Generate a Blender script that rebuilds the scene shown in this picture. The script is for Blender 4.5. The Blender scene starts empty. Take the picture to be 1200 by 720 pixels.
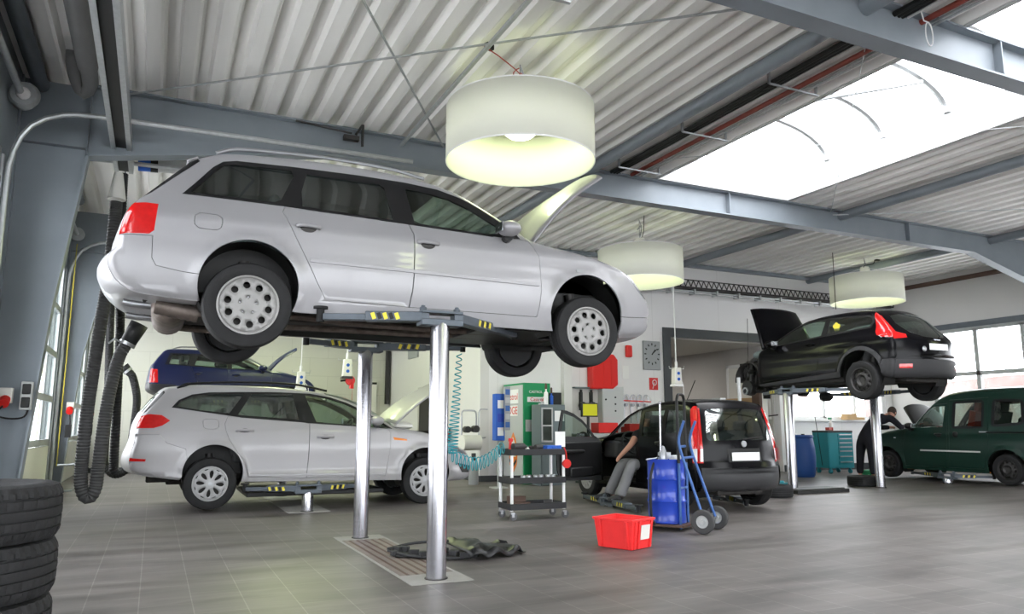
import bpy, bmesh, math, random
from mathutils import Vector, Matrix
from mathutils.geometry import delaunay_2d_cdt
random.seed(7)
PI = math.pi
COL = bpy.context.scene.collection
sin, cos = math.sin, math.cos

# ------------------------------------------------------------------ materials
MATS = {}
def new_mat(name):
    m = bpy.data.materials.new(name); m.use_nodes = True
    nt = m.node_tree
    for n in list(nt.nodes): nt.nodes.remove(n)
    out = nt.nodes.new('ShaderNodeOutputMaterial')
    MATS[name] = m
    return m, nt, out
def pbr(name, col, rough=.5, metal=0., coat=0., vary=0., vscale=6., bump=0., bscale=60., spec=.28, trans=0., dirt=None, stretch=(1,1,1)):
    m, nt, out = new_mat(name)
    b = nt.nodes.new('ShaderNodeBsdfPrincipled')
    b.inputs['Base Color'].default_value = (*col, 1)
    b.inputs['Roughness'].default_value = rough
    b.inputs['Metallic'].default_value = metal
    b.inputs['Coat Weight'].default_value = coat
    b.inputs['Coat Roughness'].default_value = .06
    b.inputs['Specular IOR Level'].default_value = spec
    b.inputs['Transmission Weight'].default_value = trans
    nt.links.new(b.outputs[0], out.inputs[0])
    tc = nt.nodes.new('ShaderNodeTexCoord')
    mp = nt.nodes.new('ShaderNodeMapping'); mp.inputs['Scale'].default_value = stretch
    nt.links.new(tc.outputs['Object'], mp.inputs[0])
    if vary > 0:
        n = nt.nodes.new('ShaderNodeTexNoise'); n.inputs['Scale'].default_value = vscale; n.inputs['Detail'].default_value = 6
        nt.links.new(mp.outputs[0], n.inputs['Vector'])
        r = nt.nodes.new('ShaderNodeMapRange'); r.inputs[1].default_value = .3; r.inputs[2].default_value = .7
        nt.links.new(n.outputs['Fac'], r.inputs[0])
        mx = nt.nodes.new('ShaderNodeMix'); mx.data_type = 'RGBA'
        d = dirt or tuple(c*(1-vary) for c in col)
        mx.inputs['A'].default_value = (*d, 1); mx.inputs['B'].default_value = (*col, 1)
        nt.links.new(r.outputs[0], mx.inputs['Factor']); nt.links.new(mx.outputs['Result'], b.inputs['Base Color'])
    if bump > 0:
        n2 = nt.nodes.new('ShaderNodeTexNoise'); n2.inputs['Scale'].default_value = bscale; n2.inputs['Detail'].default_value = 3
        nt.links.new(mp.outputs[0], n2.inputs['Vector'])
        bp = nt.nodes.new('ShaderNodeBump'); bp.inputs['Strength'].default_value = bump; bp.inputs['Distance'].default_value = .01
        nt.links.new(n2.outputs['Fac'], bp.inputs['Height']); nt.links.new(bp.outputs[0], b.inputs['Normal'])
    return m
def emit(name, col, s):
    m, nt, out = new_mat(name)
    e = nt.nodes.new('ShaderNodeEmission'); e.inputs[0].default_value = (*col, 1); e.inputs[1].default_value = s
    nt.links.new(e.outputs[0], out.inputs[0]); return m
def glass(name, tint, refl=.12):
    m, nt, out = new_mat(name)
    t = nt.nodes.new('ShaderNodeBsdfTransparent'); t.inputs[0].default_value = (*tint, 1)
    g = nt.nodes.new('ShaderNodeBsdfGlossy'); g.inputs['Roughness'].default_value = .02; g.inputs['Color'].default_value = (.9,.95,.92,1)
    ly = nt.nodes.new('ShaderNodeLayerWeight'); ly.inputs[0].default_value = .5; lw = nt.nodes.new('ShaderNodeMath'); lw.operation = 'POWER'; lw.inputs[1].default_value = 5; nt.links.new(ly.outputs['Facing'], lw.inputs[0])
    ad = nt.nodes.new('ShaderNodeMath'); ad.operation = 'ADD'; ad.inputs[1].default_value = refl+.04; ad.use_clamp = True
    nt.links.new(lw.outputs[0], ad.inputs[0])
    mx = nt.nodes.new('ShaderNodeMixShader')
    nt.links.new(ad.outputs[0], mx.inputs[0]); nt.links.new(t.outputs[0], mx.inputs[1]); nt.links.new(g.outputs[0], mx.inputs[2])
    nt.links.new(mx.outputs[0], out.inputs[0]); return m
M = {}
def P(key, *a, **k): M[key] = pbr(key, *a, **k)
P('silver_paint', (.305,.30,.312), .40, .25, .35)
P('light_silver_paint', (.375,.366,.374), .42, .2, .35)
P('black_paint', (.004,.004,.005), .20, .0, .0, spec=.13)
P('navy_paint', (.008,.012,.05), .28, .0, .0)
P('green_paint', (.009,.030,.022), .3, .0, .0)
P('trim_black', (.010,.010,.011), .4, spec=.3)
P('plastic_grey', (.028,.028,.030), .6, bump=.1, bscale=300)
P('bumper_black', (.03,.03,.032), .5)
P('interior', (.05,.05,.052), .8)
P('seat_fabric', (.06,.06,.062), .95, bump=.2, bscale=200)
P('red_fabric', (.25,.03,.02), .9)
P('underbody', (.035,.032,.030), .8, vary=.5, vscale=9, bump=.4, bscale=14)
P('rust_pipe', (.20,.165,.145), .5, .55, vary=.5, vscale=12)
P('rubber', (.017,.017,.018), .72, vary=.25, vscale=12, bump=.15, bscale=90)
P('alloy', (.27,.265,.26), .45, .25, vary=.08)
P('cap_silver', (.36,.36,.365), .45, .15)
P('steel_dark', (.05,.048,.048), .55, .5)
P('recess_dark', (.05,.048,.046), .55, .4)  # dark tone standing in for shade in wheel and handle recesses
P('castor_grey', (.10,.10,.105), .5)
P('chrome', (.44,.435,.465), .26, 1., vary=.08, vscale=30)
P('steel', (.42,.43,.45), .38, .9, vary=.12)
P('galv', (.50,.52,.53), .42, .7, vary=.15, vscale=20)
P('arm_paint', (.10,.118,.14), .42, .1, vary=.25)
P('yellow', (.72,.60,.06), .55)
P('black', (.012,.012,.012), .5)
P('white', (.80,.80,.80), .5)
P('offwhite', (.72,.71,.66), .55)
P('red', (.62,.022,.018), .38)
P('red_crate', (.80,.035,.035), .40, vary=.08, vscale=8)
P('blue_drum', (.018,.055,.42), .30, vary=.1, coat=.3)
P('blue_barrel', (.015,.055,.20), .5)
P('blue_frame', (.05,.12,.32), .45, .2)
P('teal', (.02,.22,.26), .45)
P('green_sign', (.01,.24,.09), .5)
P('grey_cab', (.13,.16,.165), .5)
P('grey_light', (.45,.46,.46), .5)
P('beam_paint', (.235,.265,.295), .45, .15, vary=.10, vscale=2.5)
P('beam_dark', (.14,.16,.18), .5, .1, vary=.12)
P('wall_white', (.66,.65,.635), .8, vary=.03, vscale=1.5)
P('wall_far', (.50,.48,.46), .85, vary=.03)
P('tile_dark', (.05,.055,.06), .5)
P('brown_frame', (.10,.06,.045), .6)
P('wood', (.50,.33,.16), .6, vary=.15, stretch=(1,1,6))
P('hose_black', (.018,.018,.019), .55)
P('hose_grey', (.055,.055,.056), .60)
P('skin', (.42,.22,.155), .55)
P('trouser_grey', (.20,.20,.21), .9, bump=.3, bscale=60)
P('cloth_black', (.012,.012,.016), .9, bump=.3, bscale=50)
P('hair', (.03,.02,.015), .8)
P('shoe', (.03,.03,.032), .6)
P('cyan_hose', (.02,.30,.36), .4)
P('cable_red', (.35,.04,.03), .5)
P('cable_white', (.7,.7,.7), .5)
P('pipe_red', (.18,.035,.025), .5)
P('clock_face', (.30,.31,.32), .5)
P('orange', (.75,.20,.02), .4)
P('lens_red', (.60,.012,.012), .15, coat=1., vary=.2, vscale=25)
P('lens_clear', (.75,.72,.72), .15, coat=1.)
P('lens_grey', (.20,.205,.22), .15, coat=1., vary=.3, vscale=20)
P('lens_amber', (.75,.22,.03), .2, coat=1.)
P('plate_white', (.85,.85,.85), .4)
P('concrete_rim', (.34,.33,.31), .7, vary=.1)
P('grate_metal', (.24,.20,.18), .6, .2, vary=.2)
P('duct_grey', (.15,.15,.15), .6, vary=.1)
P('yellow_chain', (.50,.42,.05), .5)
P('blue_plastic', (.02,.10,.45), .5)
P('door_panel', (.24,.27,.29), .5, vary=.05)
P('paper', (.78,.78,.76), .8)
P('building', (.15,.095,.085), .9, vary=.6, vscale=1.2, dirt=(.17,.15,.145))
P('yard', (.72,.71,.69), .9, vary=.1)
P('brass', (.45,.32,.12), .4, .7)
M['car_glass'] = glass('car_glass', (.50,.60,.55), .05)
M['dark_glass'] = glass('dark_glass', (.36,.45,.41), .11)
M['pane'] = glass('pane', (.93,.95,.96), .0)
M['bulb'] = emit('bulb', (.93,1.,.78), 9)
M['screen_yellow'] = emit('screen_yellow', (.75,.75,.05), .7)

# translucent lampshade
m, nt, out = new_mat('shade')
d = nt.nodes.new('ShaderNodeBsdfDiffuse'); d.inputs[0].default_value = (.86,.86,.82,1)
t = nt.nodes.new('ShaderNodeBsdfTranslucent'); t.inputs[0].default_value = (.70,.70,.62,1)
mx = nt.nodes.new('ShaderNodeMixShader'); mx.inputs[0].default_value = .30
nt.links.new(d.outputs[0], mx.inputs[1]); nt.links.new(t.outputs[0], mx.inputs[2]); nt.links.new(mx.outputs[0], out.inputs[0]); M['shade'] = m

# floor tiles: large format tiles, joints along Y and X, worn and reflective
def floor_mat():
    m, nt, out = new_mat('floor_tiles')
    b = nt.nodes.new('ShaderNodeBsdfPrincipled'); nt.links.new(b.outputs[0], out.inputs[0])
    tc = nt.nodes.new('ShaderNodeTexCoord')
    mp = nt.nodes.new('ShaderNodeMapping'); mp.inputs['Rotation'].default_value = (0,0,0); mp.inputs['Location'].default_value = (.32,.13,0)
    nt.links.new(tc.outputs['Object'], mp.inputs[0])
    br = nt.nodes.new('ShaderNodeTexBrick'); br.offset = .5
    br.inputs['Scale'].default_value = 1; br.inputs['Mortar Size'].default_value = .004; br.inputs['Mortar Smooth'].default_value = .3
    br.inputs['Brick Width'].default_value = .62; br.inputs['Row Height'].default_value = .31; br.inputs['Bias'].default_value = 0
    br.inputs['Color1'].default_value = (.130,.119,.115,1); br.inputs['Color2'].default_value = (.150,.137,.133,1); br.inputs['Mortar'].default_value = (.215,.20,.19,1)
    rot = nt.nodes.new('ShaderNodeMapping'); rot.inputs['Rotation'].default_value = (0,0,PI/2)
    nt.links.new(mp.outputs[0], rot.inputs[0]); nt.links.new(rot.outputs[0], br.inputs['Vector'])
    # streaky wear along X
    st = nt.nodes.new('ShaderNodeMapping'); st.inputs['Scale'].default_value = (.45,2.2,1)
    nt.links.new(tc.outputs['Object'], st.inputs[0])
    n = nt.nodes.new('ShaderNodeTexNoise'); n.inputs['Scale'].default_value = 1.5; n.inputs['Detail'].default_value = 8; n.inputs['Roughness'].default_value = .68; n.inputs['Distortion'].default_value = .6
    nt.links.new(st.outputs[0], n.inputs['Vector'])
    cr = nt.nodes.new('ShaderNodeValToRGB'); cr.color_ramp.elements[0].position = .30; cr.color_ramp.elements[0].color = (.34,.33,.32,1)
    cr.color_ramp.elements[1].position = .70; cr.color_ramp.elements[1].color = (1.42,1.40,1.40,1)
    nt.links.new(n.outputs['Fac'], cr.inputs[0])
    mul = nt.nodes.new('ShaderNodeMix'); mul.data_type = 'RGBA'; mul.blend_type = 'MULTIPLY'; mul.inputs['Factor'].default_value = .85
    nt.links.new(br.outputs['Color'], mul.inputs['A']); nt.links.new(cr.outputs[0], mul.inputs['B'])
    # dark oil marks
    n3 = nt.nodes.new('ShaderNodeTexNoise'); n3.inputs['Scale'].default_value = .9; n3.inputs['Detail'].default_value = 5
    nt.links.new(st.outputs[0], n3.inputs['Vector'])
    c3 = nt.nodes.new('ShaderNodeValToRGB'); c3.color_ramp.elements[0].position = .52; c3.color_ramp.elements[0].color = (1,1,1,1)
    c3.color_ramp.elements[1].position = .70; c3.color_ramp.elements[1].color = (.40,.38,.36,1)
    nt.links.new(n3.outputs['Fac'], c3.inputs[0])
    mu2 = nt.nodes.new('ShaderNodeMix'); mu2.data_type = 'RGBA'; mu2.blend_type = 'MULTIPLY'; mu2.inputs['Factor'].default_value = .8
    nt.links.new(mul.outputs['Result'], mu2.inputs['A']); nt.links.new(c3.outputs[0], mu2.inputs['B'])
    nt.links.new(mu2.outputs['Result'], b.inputs['Base Color'])
    rr = nt.nodes.new('ShaderNodeMapRange'); rr.inputs[3].default_value = .34; rr.inputs[4].default_value = .58
    nt.links.new(n.outputs['Fac'], rr.inputs[0]); nt.links.new(rr.outputs[0], b.inputs['Roughness'])
    b.inputs['Specular IOR Level'].default_value = .34
    return m
M['floor'] = floor_mat()
# painted block wall with faint joints
def block_wall(name, col, joint, w=.5, h=.25):
    m, nt, out = new_mat(name)
    b = nt.nodes.new('ShaderNodeBsdfPrincipled'); b.inputs['Roughness'].default_value = .75; nt.links.new(b.outputs[0], out.inputs[0])
    tc = nt.nodes.new('ShaderNodeTexCoord'); sp = nt.nodes.new('ShaderNodeSeparateXYZ'); cb = nt.nodes.new('ShaderNodeCombineXYZ')
    nt.links.new(tc.outputs['Object'], sp.inputs[0])
    add = nt.nodes.new('ShaderNodeMath'); nt.links.new(sp.outputs[0], add.inputs[0]); nt.links.new(sp.outputs[1], add.inputs[1])
    nt.links.new(add.outputs[0], cb.inputs[0]); nt.links.new(sp.outputs[2], cb.inputs[1])
    br = nt.nodes.new('ShaderNodeTexBrick'); br.inputs['Scale'].default_value = 1; br.inputs['Brick Width'].default_value = w; br.inputs['Row Height'].default_value = h
    br.inputs['Mortar Size'].default_value = .006; br.inputs['Color1'].default_value = (*col,1); br.inputs['Color2'].default_value = (*[c*.97 for c in col],1); br.inputs['Mortar'].default_value = (*joint,1)
    nt.links.new(cb.outputs[0], br.inputs['Vector']); nt.links.new(br.outputs['Color'], b.inputs['Base Color'])
    return m
M['block'] = block_wall('block', (.56,.56,.50), (.46,.46,.41), 1.0, .5)
M['panel_wall'] = block_wall('panel_wall', (.74,.73,.73), (.62,.61,.61), 2.0, 9.0)
# corrugated deck: slightly mottled light grey, dirt running with the ribs
M['deck'] = pbr('deck', (.88,.87,.85), .6, .0, vary=.12, vscale=1.6, stretch=(3,.35,1))

# ------------------------------------------------------------------ mesh helpers
class MB:
    def __init__(s): s.v = []; s.f = []; s.m = []; s.cur = 0
    def add(s, vs, fs):
        o = len(s.v); s.v += [tuple(v) for v in vs]; s.f += [[o+i for i in f] for f in fs]; s.m += [s.cur]*len(fs); return s
    def box(s, c, d, rz=0, T=None, tilt=None):
        hx, hy, hz = d[0]/2, d[1]/2, d[2]/2
        vs = [Vector((x,y,z)) for x in (-hx,hx) for y in (-hy,hy) for z in (-hz,hz)]
        R = Matrix.Rotation(rz,3,'Z')
        if tilt: R = R @ Matrix.Rotation(tilt[0],3,tilt[1])
        vs = [R@v+Vector(c) for v in vs]
        if T: vs = [T@v for v in vs]
        return s.add(vs, [(0,1,3,2),(4,6,7,5),(0,4,5,1),(2,3,7,6),(0,2,6,4),(1,5,7,3)])
    def b2(s, a, b): # box by min,max
        return s.box([(a[i]+b[i])/2 for i in range(3)], [abs(b[i]-a[i]) for i in range(3)])
    def lathe(s, prof, n=32, c=(0,0,0), axis='Z', close=False, a0=0, a1=2*PI):
        vs = []; full = abs(a1-a0-2*PI) < 1e-6; nn = n if full else n+1
        for i in range(nn):
            a = a0+(a1-a0)*i/n
            for r,h in prof:
                x,y = r*cos(a), r*sin(a)
                p = {'Z':(x,y,h),'Y':(x,h,y),'X':(h,x,y)}[axis]
                vs.append((p[0]+c[0],p[1]+c[1],p[2]+c[2]))
        k = len(prof); fs = []
        for i in range(n):
            j = (i+1)%nn
            for q in range(k-1 if not close else k):
                q2 = (q+1)%k
                f = (i*k+q, j*k+q, j*k+q2, i*k+q2)
                fs.append(f if axis != 'Y' else f[::-1])
        return s.add(vs, fs)
    def cyl(s, a, b, r, n=20, r2=None, caps=True):
        a, b = Vector(a), Vector(b); r2 = r if r2 is None else r2
        d = (b-a).normalized(); u = d.orthogonal().normalized(); w = d.cross(u)
        vs = [a+(u*cos(2*PI*i/n)+w*sin(2*PI*i/n))*r for i in range(n)]+[b+(u*cos(2*PI*i/n)+w*sin(2*PI*i/n))*r2 for i in range(n)]
        fs = [(i,(i+1)%n,n+(i+1)%n,n+i) for i in range(n)]
        if caps: fs += [tuple(range(n))[::-1], tuple(range(n,2*n))]
        return s.add(vs, fs)
    def tube(s, pts, r, n=10, caps=True, rfun=None):
        pts = [Vector(p) for p in pts]; k = len(pts); vs = []
        u = None
        for i,p in enumerate(pts):
            d = (pts[min(i+1,k-1)]-pts[max(i-1,0)]).normalized()
            if u is None: u = d.orthogonal().normalized()
            else: u = (u-d*u.dot(d)).normalized()
            w = d.cross(u); rr = rfun(i) if rfun else r
            vs += [p+(u*cos(2*PI*j/n)+w*sin(2*PI*j/n))*rr for j in range(n)]
        fs = [(i*n+j,i*n+(j+1)%n,(i+1)*n+(j+1)%n,(i+1)*n+j) for i in range(k-1) for j in range(n)]
        if caps: fs += [tuple(range(n))[::-1], tuple(range((k-1)*n,k*n))]
        return s.add(vs, fs)
    def prism(s, poly, h0, h1, axis='Z'):
        n = len(poly); mk = {'Z':lambda a,b,h:(a,b,h),'Y':lambda a,b,h:(a,h,b),'X':lambda a,b,h:(h,a,b)}[axis]
        vs = [mk(a,b,h0) for a,b in poly]+[mk(a,b,h1) for a,b in poly]
        return s.add(vs, [tuple(range(n))[::-1], tuple(range(n,2*n))]+[(i,(i+1)%n,n+(i+1)%n,n+i) for i in range(n)])
    def sphere(s, c, r, n=14, sc=(1,1,1)):
        vs = []; fs = []
        for i in range(n//2+1):
            t = PI*i/(n//2)
            for j in range(n): vs.append((c[0]+r*sc[0]*sin(t)*cos(2*PI*j/n), c[1]+r*sc[1]*sin(t)*sin(2*PI*j/n), c[2]+r*sc[2]*cos(t)))
        for i in range(n//2):
            for j in range(n): fs.append((i*n+j,(i+1)*n+j,(i+1)*n+(j+1)%n,i*n+(j+1)%n))
        return s.add(vs, fs)
    def build(s, name, mat, parent=None, smooth=35, bevel=0, solid=None, xf=None, recalc=True):
        me = bpy.data.meshes.new(name)
        vs = [tuple(xf@Vector(v)) for v in s.v] if xf else s.v
        me.from_pydata(vs, [], s.f)
        mats = mat if isinstance(mat,(list,tuple)) else [mat]
        for q in mats: me.materials.append(M[q] if isinstance(q,str) else q)
        if len(mats) > 1: me.polygons.foreach_set('material_index', s.m)
        bm = bmesh.new(); bm.from_mesh(me)
        if recalc: bmesh.ops.recalc_face_normals(bm, faces=bm.faces)
        bm.to_mesh(me); bm.free()
        if smooth:
            me.polygons.foreach_set('use_smooth',[True]*len(me.polygons)); me.set_sharp_from_angle(angle=math.radians(smooth))
        o = bpy.data.objects.new(name, me); COL.objects.link(o)
        if parent: o.parent = parent
        if bevel:
            md = o.modifiers.new('bevel','BEVEL'); md.width = bevel; md.segments = 2; md.limit_method = 'ANGLE'; md.angle_limit = math.radians(40)
        if solid:
            md = o.modifiers.new('solid','SOLIDIFY'); md.thickness = solid[0]; md.offset = solid[1] if len(solid) > 1 else -1
            if len(solid) > 2:
                me.materials.append(M[solid[2]]); md.material_offset = len(me.materials)-1; md.material_offset_rim = 0
        return o
def tag(o, label, cat, group=None, kind=None):
    if label: o['label'] = label
    if cat: o['category'] = cat
    if group: o['group'] = group
    if kind: o['kind'] = kind
    return o
def thing(name, label, cat, loc=(0,0,0), rz=0, group=None):
    o = bpy.data.objects.new(name, None); COL.objects.link(o); o.location = loc; o.rotation_euler = (0,0,rz); o.empty_display_size = .1
    return tag(o, label, cat, group)
def struct(o): o['kind'] = 'structure'; return o
def kids(o): return [c for c in bpy.data.objects if c.parent == o]
def copy_tree(o, parent=None):
    c = o.copy(); COL.objects.link(c)
    if parent: c.parent = parent
    for k in kids(o): copy_tree(k, c)
    return c
def arc(cx, cy, r, a0, a1, n):
    return [(cx+r*cos(a0+(a1-a0)*i/n), cy+r*sin(a0+(a1-a0)*i/n)) for i in range(n+1)]
def crom(pts, step=.04, closed=False):
    P_ = [Vector(p) for p in pts]; n = len(P_); out = []
    rng = range(n if closed else n-1)
    for i in rng:
        if closed: p0,p1,p2,p3 = P_[(i-1)%n],P_[i],P_[(i+1)%n],P_[(i+2)%n]
        else: p0,p1,p2,p3 = P_[max(i-1,0)],P_[i],P_[i+1],P_[min(i+2,n-1)]
        L = (p2-p1).length; k = max(1,int(L/step+.5))
        # centripetal-ish tangents limited by segment length
        t1 = (p2-p0); t2 = (p3-p1)
        if t1.length > 0: t1 = t1.normalized()*min(L, t1.length/2)
        if t2.length > 0: t2 = t2.normalized()*min(L, t2.length/2)
        for j in range(k):
            t = j/k; h1=2*t**3-3*t*t+1; h2=-2*t**3+3*t*t; h3=t**3-2*t*t+t; h4=t**3-t*t
            out.append(p1*h1+p2*h2+t1*h3+t2*h4)
    if not closed: out.append(P_[-1])
    return [tuple(p) for p in out]
def inpoly(x, y, poly):
    c = False; n = len(poly); j = n-1
    for i in range(n):
        xi,yi = poly[i][0],poly[i][1]; xj,yj = poly[j][0],poly[j][1]
        if (yi > y) != (yj > y) and x < (xj-xi)*(y-yi)/(yj-yi)+xi: c = not c
        j = i
    return c
def dseg(px,py,a,b):
    dx,dy = b[0]-a[0],b[1]-a[1]; L = dx*dx+dy*dy
    t = 0 if L == 0 else max(0,min(1,((px-a[0])*dx+(py-a[1])*dy)/L))
    return math.hypot(px-a[0]-t*dx, py-a[1]-t*dy)
def dpath(px,py,path): return min(dseg(px,py,path[i],path[i+1]) for i in range(len(path)-1))
def area(poly): return sum(poly[i][0]*poly[(i+1)%len(poly)][1]-poly[(i+1)%len(poly)][0]*poly[i][1] for i in range(len(poly)))/2
def inset(poly, d):
    if area(poly) < 0: poly = poly[::-1]
    n = len(poly); out = []
    for i in range(n):
        a,b,c = Vector(poly[i-1]),Vector(poly[i]),Vector(poly[(i+1)%n])
        e1,e2 = (b-a),(c-b)
        if e1.length < 1e-6 or e2.length < 1e-6: out.append(tuple(b)); continue
        e1.normalize(); e2.normalize()
        n1,n2 = Vector((-e1.y,e1.x)),Vector((-e2.y,e2.x)); q = n1+n2
        if q.length < .3: q = n1
        q = q/max(.5,q.length_squared/2)
        out.append(tuple(b+q*d))
    return out
def cdt(loops, pts):
    vs = []; es = []; key = {}
    def idx(p):
        k = (round(p[0],4),round(p[1],4))
        if k not in key: key[k] = len(vs); vs.append(Vector(p))
        return key[k]
    for lp,closed in loops:
        ids = [idx(p) for p in lp]
        for a,b in zip(ids, ids[1:]+([ids[0]] if closed else [])):
            if a != b: es.append((a,b))
    for p in pts: idx(p)
    r = delaunay_2d_cdt(vs, es, [], 0, 1e-5)
    return [(v.x,v.y) for v in r[0]], [tuple(f) for f in r[2]]
def curve_pts(ctrl, step=.05): # 3D catmull
    return crom(ctrl, step)

# ------------------------------------------------------------------ wheels
def holes_for(kind, r):
    H = []
    if kind == 'holes10':
        for i in range(10): H.append(arc(.70*r*cos(2*PI*i/10+.2), .70*r*sin(2*PI*i/10+.2), .125*r, 0, 2*PI, 14)[:-1])
        for i in range(5): H.append(arc(.30*r*cos(2*PI*i/5+PI/2), .30*r*sin(2*PI*i/5+PI/2), .05*r, 0, 2*PI, 8)[:-1])
    elif kind == 'leaf':
        for i in range(8):
            a = 2*PI*i/8+.1; lp = []
            for k in range(16):
                t = 2*PI*k/16; u = .57*r+.24*r*cos(t); w = .085*r*sin(t)*(1.25-.35*cos(t)*-1)
                lp.append((u*cos(a)-w*sin(a), u*sin(a)+w*cos(a)))
            H.append(lp)
            a += PI/8; lp = []
            for k in range(10):
                t = 2*PI*k/10; u = .885*r+.03*r*cos(t); w = .12*r*sin(t)
                lp.append((u*cos(a)-w*sin(a), u*sin(a)+w*cos(a)))
            H.append(lp)
    elif kind == 'steel':
        for i in range(10): H.append(arc(.74*r*cos(2*PI*i/10), .74*r*sin(2*PI*i/10), .085*r, 0, 2*PI, 10)[:-1])
        for i in range(5): H.append(arc(.30*r*cos(2*PI*i/5), .30*r*sin(2*PI*i/5), .04*r, 0, 2*PI, 8)[:-1])
    elif kind == 'cap':
        for i in range(12):
            a = 2*PI*i/12; lp = []
            for k in range(12):
                t = 2*PI*k/12; u = .68*r+.20*r*cos(t); w = .055*r*sin(t)
                lp.append((u*cos(a)-w*sin(a), u*sin(a)+w*cos(a)))
            H.append(lp)
    return H
def make_rim(kind, r, w, parent, mat):
    H = holes_for(kind, r)
    ring = arc(0,0,.97*r,0,2*PI,48)[:-1]
    pts = [(q*r*cos(2*PI*i/24),q*r*sin(2*PI*i/24)) for q in (.15,.25,.38,.48,.6,.8,.9) for i in range(24)]
    pts = [p for p in pts if not any(inpoly(p[0],p[1],h) for h in H)]
    V,F = cdt([(ring,True)]+[(h,True) for h in H], pts)
    hub = .03 if kind != 'steel' else .0
    def y(x,z):
        q = math.hypot(x,z)/r
        if kind == 'steel': return w/2-.055+.035*math.exp(-((q-.52)/.13)**2)-.02*(q>.85)*(q-.85)/.12
        if kind == 'holes10': return w/2-.022+.012*(1-q*q)-.02*max(0,(.38-q)/.38)**.5
        return w/2-.02+.018*(1-q*q)
    b = MB()
    FF = [f for f in F if not any(inpoly(sum(V[i][0] for i in f)/3, sum(V[i][1] for i in f)/3, h) for h in H)]
    b.add([(x,y(x,z),z) for x,z in V], FF)
    o = b.build('rim', mat, parent, smooth=30, solid=(.010,-1), recalc=False)
    for p in o.data.polygons: pass
    # lip, barrel, hub
    b = MB()
    b.lathe([(.93*r,w/2-.03),(.955*r,w/2-.012),(1.0*r,w/2-.002),(1.06*r,w/2-.004),(1.06*r,w/2-.02),(1.0*r,w/2-.03),(.97*r,w/2-.06),(.96*r,-w/2+.02)], 48, axis='Y')
    b.build('rim_lip', mat, o, smooth=40)
    b = MB(); yb = y(0,0)
    b.lathe([(0,yb+.012),(.12*r,yb+.010),(.14*r,yb-.004)], 24, axis='Y')
    if kind in ('holes10','steel'):
        for i in range(5):
            a = 2*PI*i/5+(PI/2 if kind == 'holes10' else 0)
            b.cyl((.30*r*cos(a),yb-.012,.30*r*sin(a)),(.30*r*cos(a),yb+.0,.30*r*sin(a)),.035*r,6)
    b.build('hub_cap', 'steel' if kind != 'steel' else 'steel_dark', o, smooth=30)
    b = MB(); b.lathe([(0,w/2-.10),(.82*r,w/2-.10),(.82*r,w/2-.12),(0,w/2-.12)], 32, axis='Y'); b.cyl((0,w/2-.13,0),(0,w/2-.05,0),.3*r,16)
    b.build('brake_disc', 'recess_dark', o)  # disc coloured dark so the rim holes look shaded
    b = MB(); b.lathe([(0,-w/2+.03),(.97*r,-w/2+.03)], 24, axis='Y'); b.build('wheel_back', 'black', o)
    return o
def tyre_mesh(b, R, r, w, n=64, axis='Y', tread=True, c=(0,0,0), blocks=False):
    prof = [(r*.985,-w*.40),(r*1.02,-w*.46),(r+.35*(R-r),-w*.505),(r+.65*(R-r),-w*.50),(r+.88*(R-r),-w*.465),(R-.008,-w*.42),(R-.003,-w*.37)]
    h = [(R,-w*.30),(R,-w*.285),(R-.008,-w*.28),(R-.008,-w*.25),(R,-w*.245),(R+.001,-w*.11),(R-.008,-w*.105),(R-.008,-w*.075),(R+.001,-w*.07)]
    prof = prof+h+[(R+.002,0)]+[(a,-z) for a,z in h[::-1]]+[(a,-z) for a,z in prof[::-1]]
    prof += [(r*.96,w*.3),(r*.95,0),(r*.96,-w*.3)]
    if not blocks: b.lathe(prof, n, axis=axis, close=True, c=c); return
    o = len(b.v); b.lathe(prof, n, axis=axis, close=True, c=c)
    k = len(prof)
    for i in range(n):
        for q in range(k):
            rr, z = prof[q]; d = 0
            if rr > R-.006 and abs(z) > w*.29: d = .007 if i % 4 == 0 else 0
            if abs(z) > w*.40 and rr > r+.62*(R-r): d = .006 if (i+1) % 4 < 1 or i % 4 == 0 else 0
            if rr > R-.006 and w*.1 < abs(z) < w*.26: d = .004 if (i+2) % 5 == 0 else 0
            if d:
                v = b.v[o+i*k+q]; dx,dy = v[0]-c[0], v[1]-c[1]; L = math.hypot(dx,dy); s = (L-d)/L
                b.v[o+i*k+q] = (c[0]+dx*s, c[1]+dy*s, v[2])
def make_wheel(parent, kind, R, r, w, mat):
    b = MB(); tyre_mesh(b, R, r, w); t = b.build('wheel', 'rubber', parent, smooth=30)
    make_rim(kind, r*.94, w, t, mat)
    return t

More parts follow.
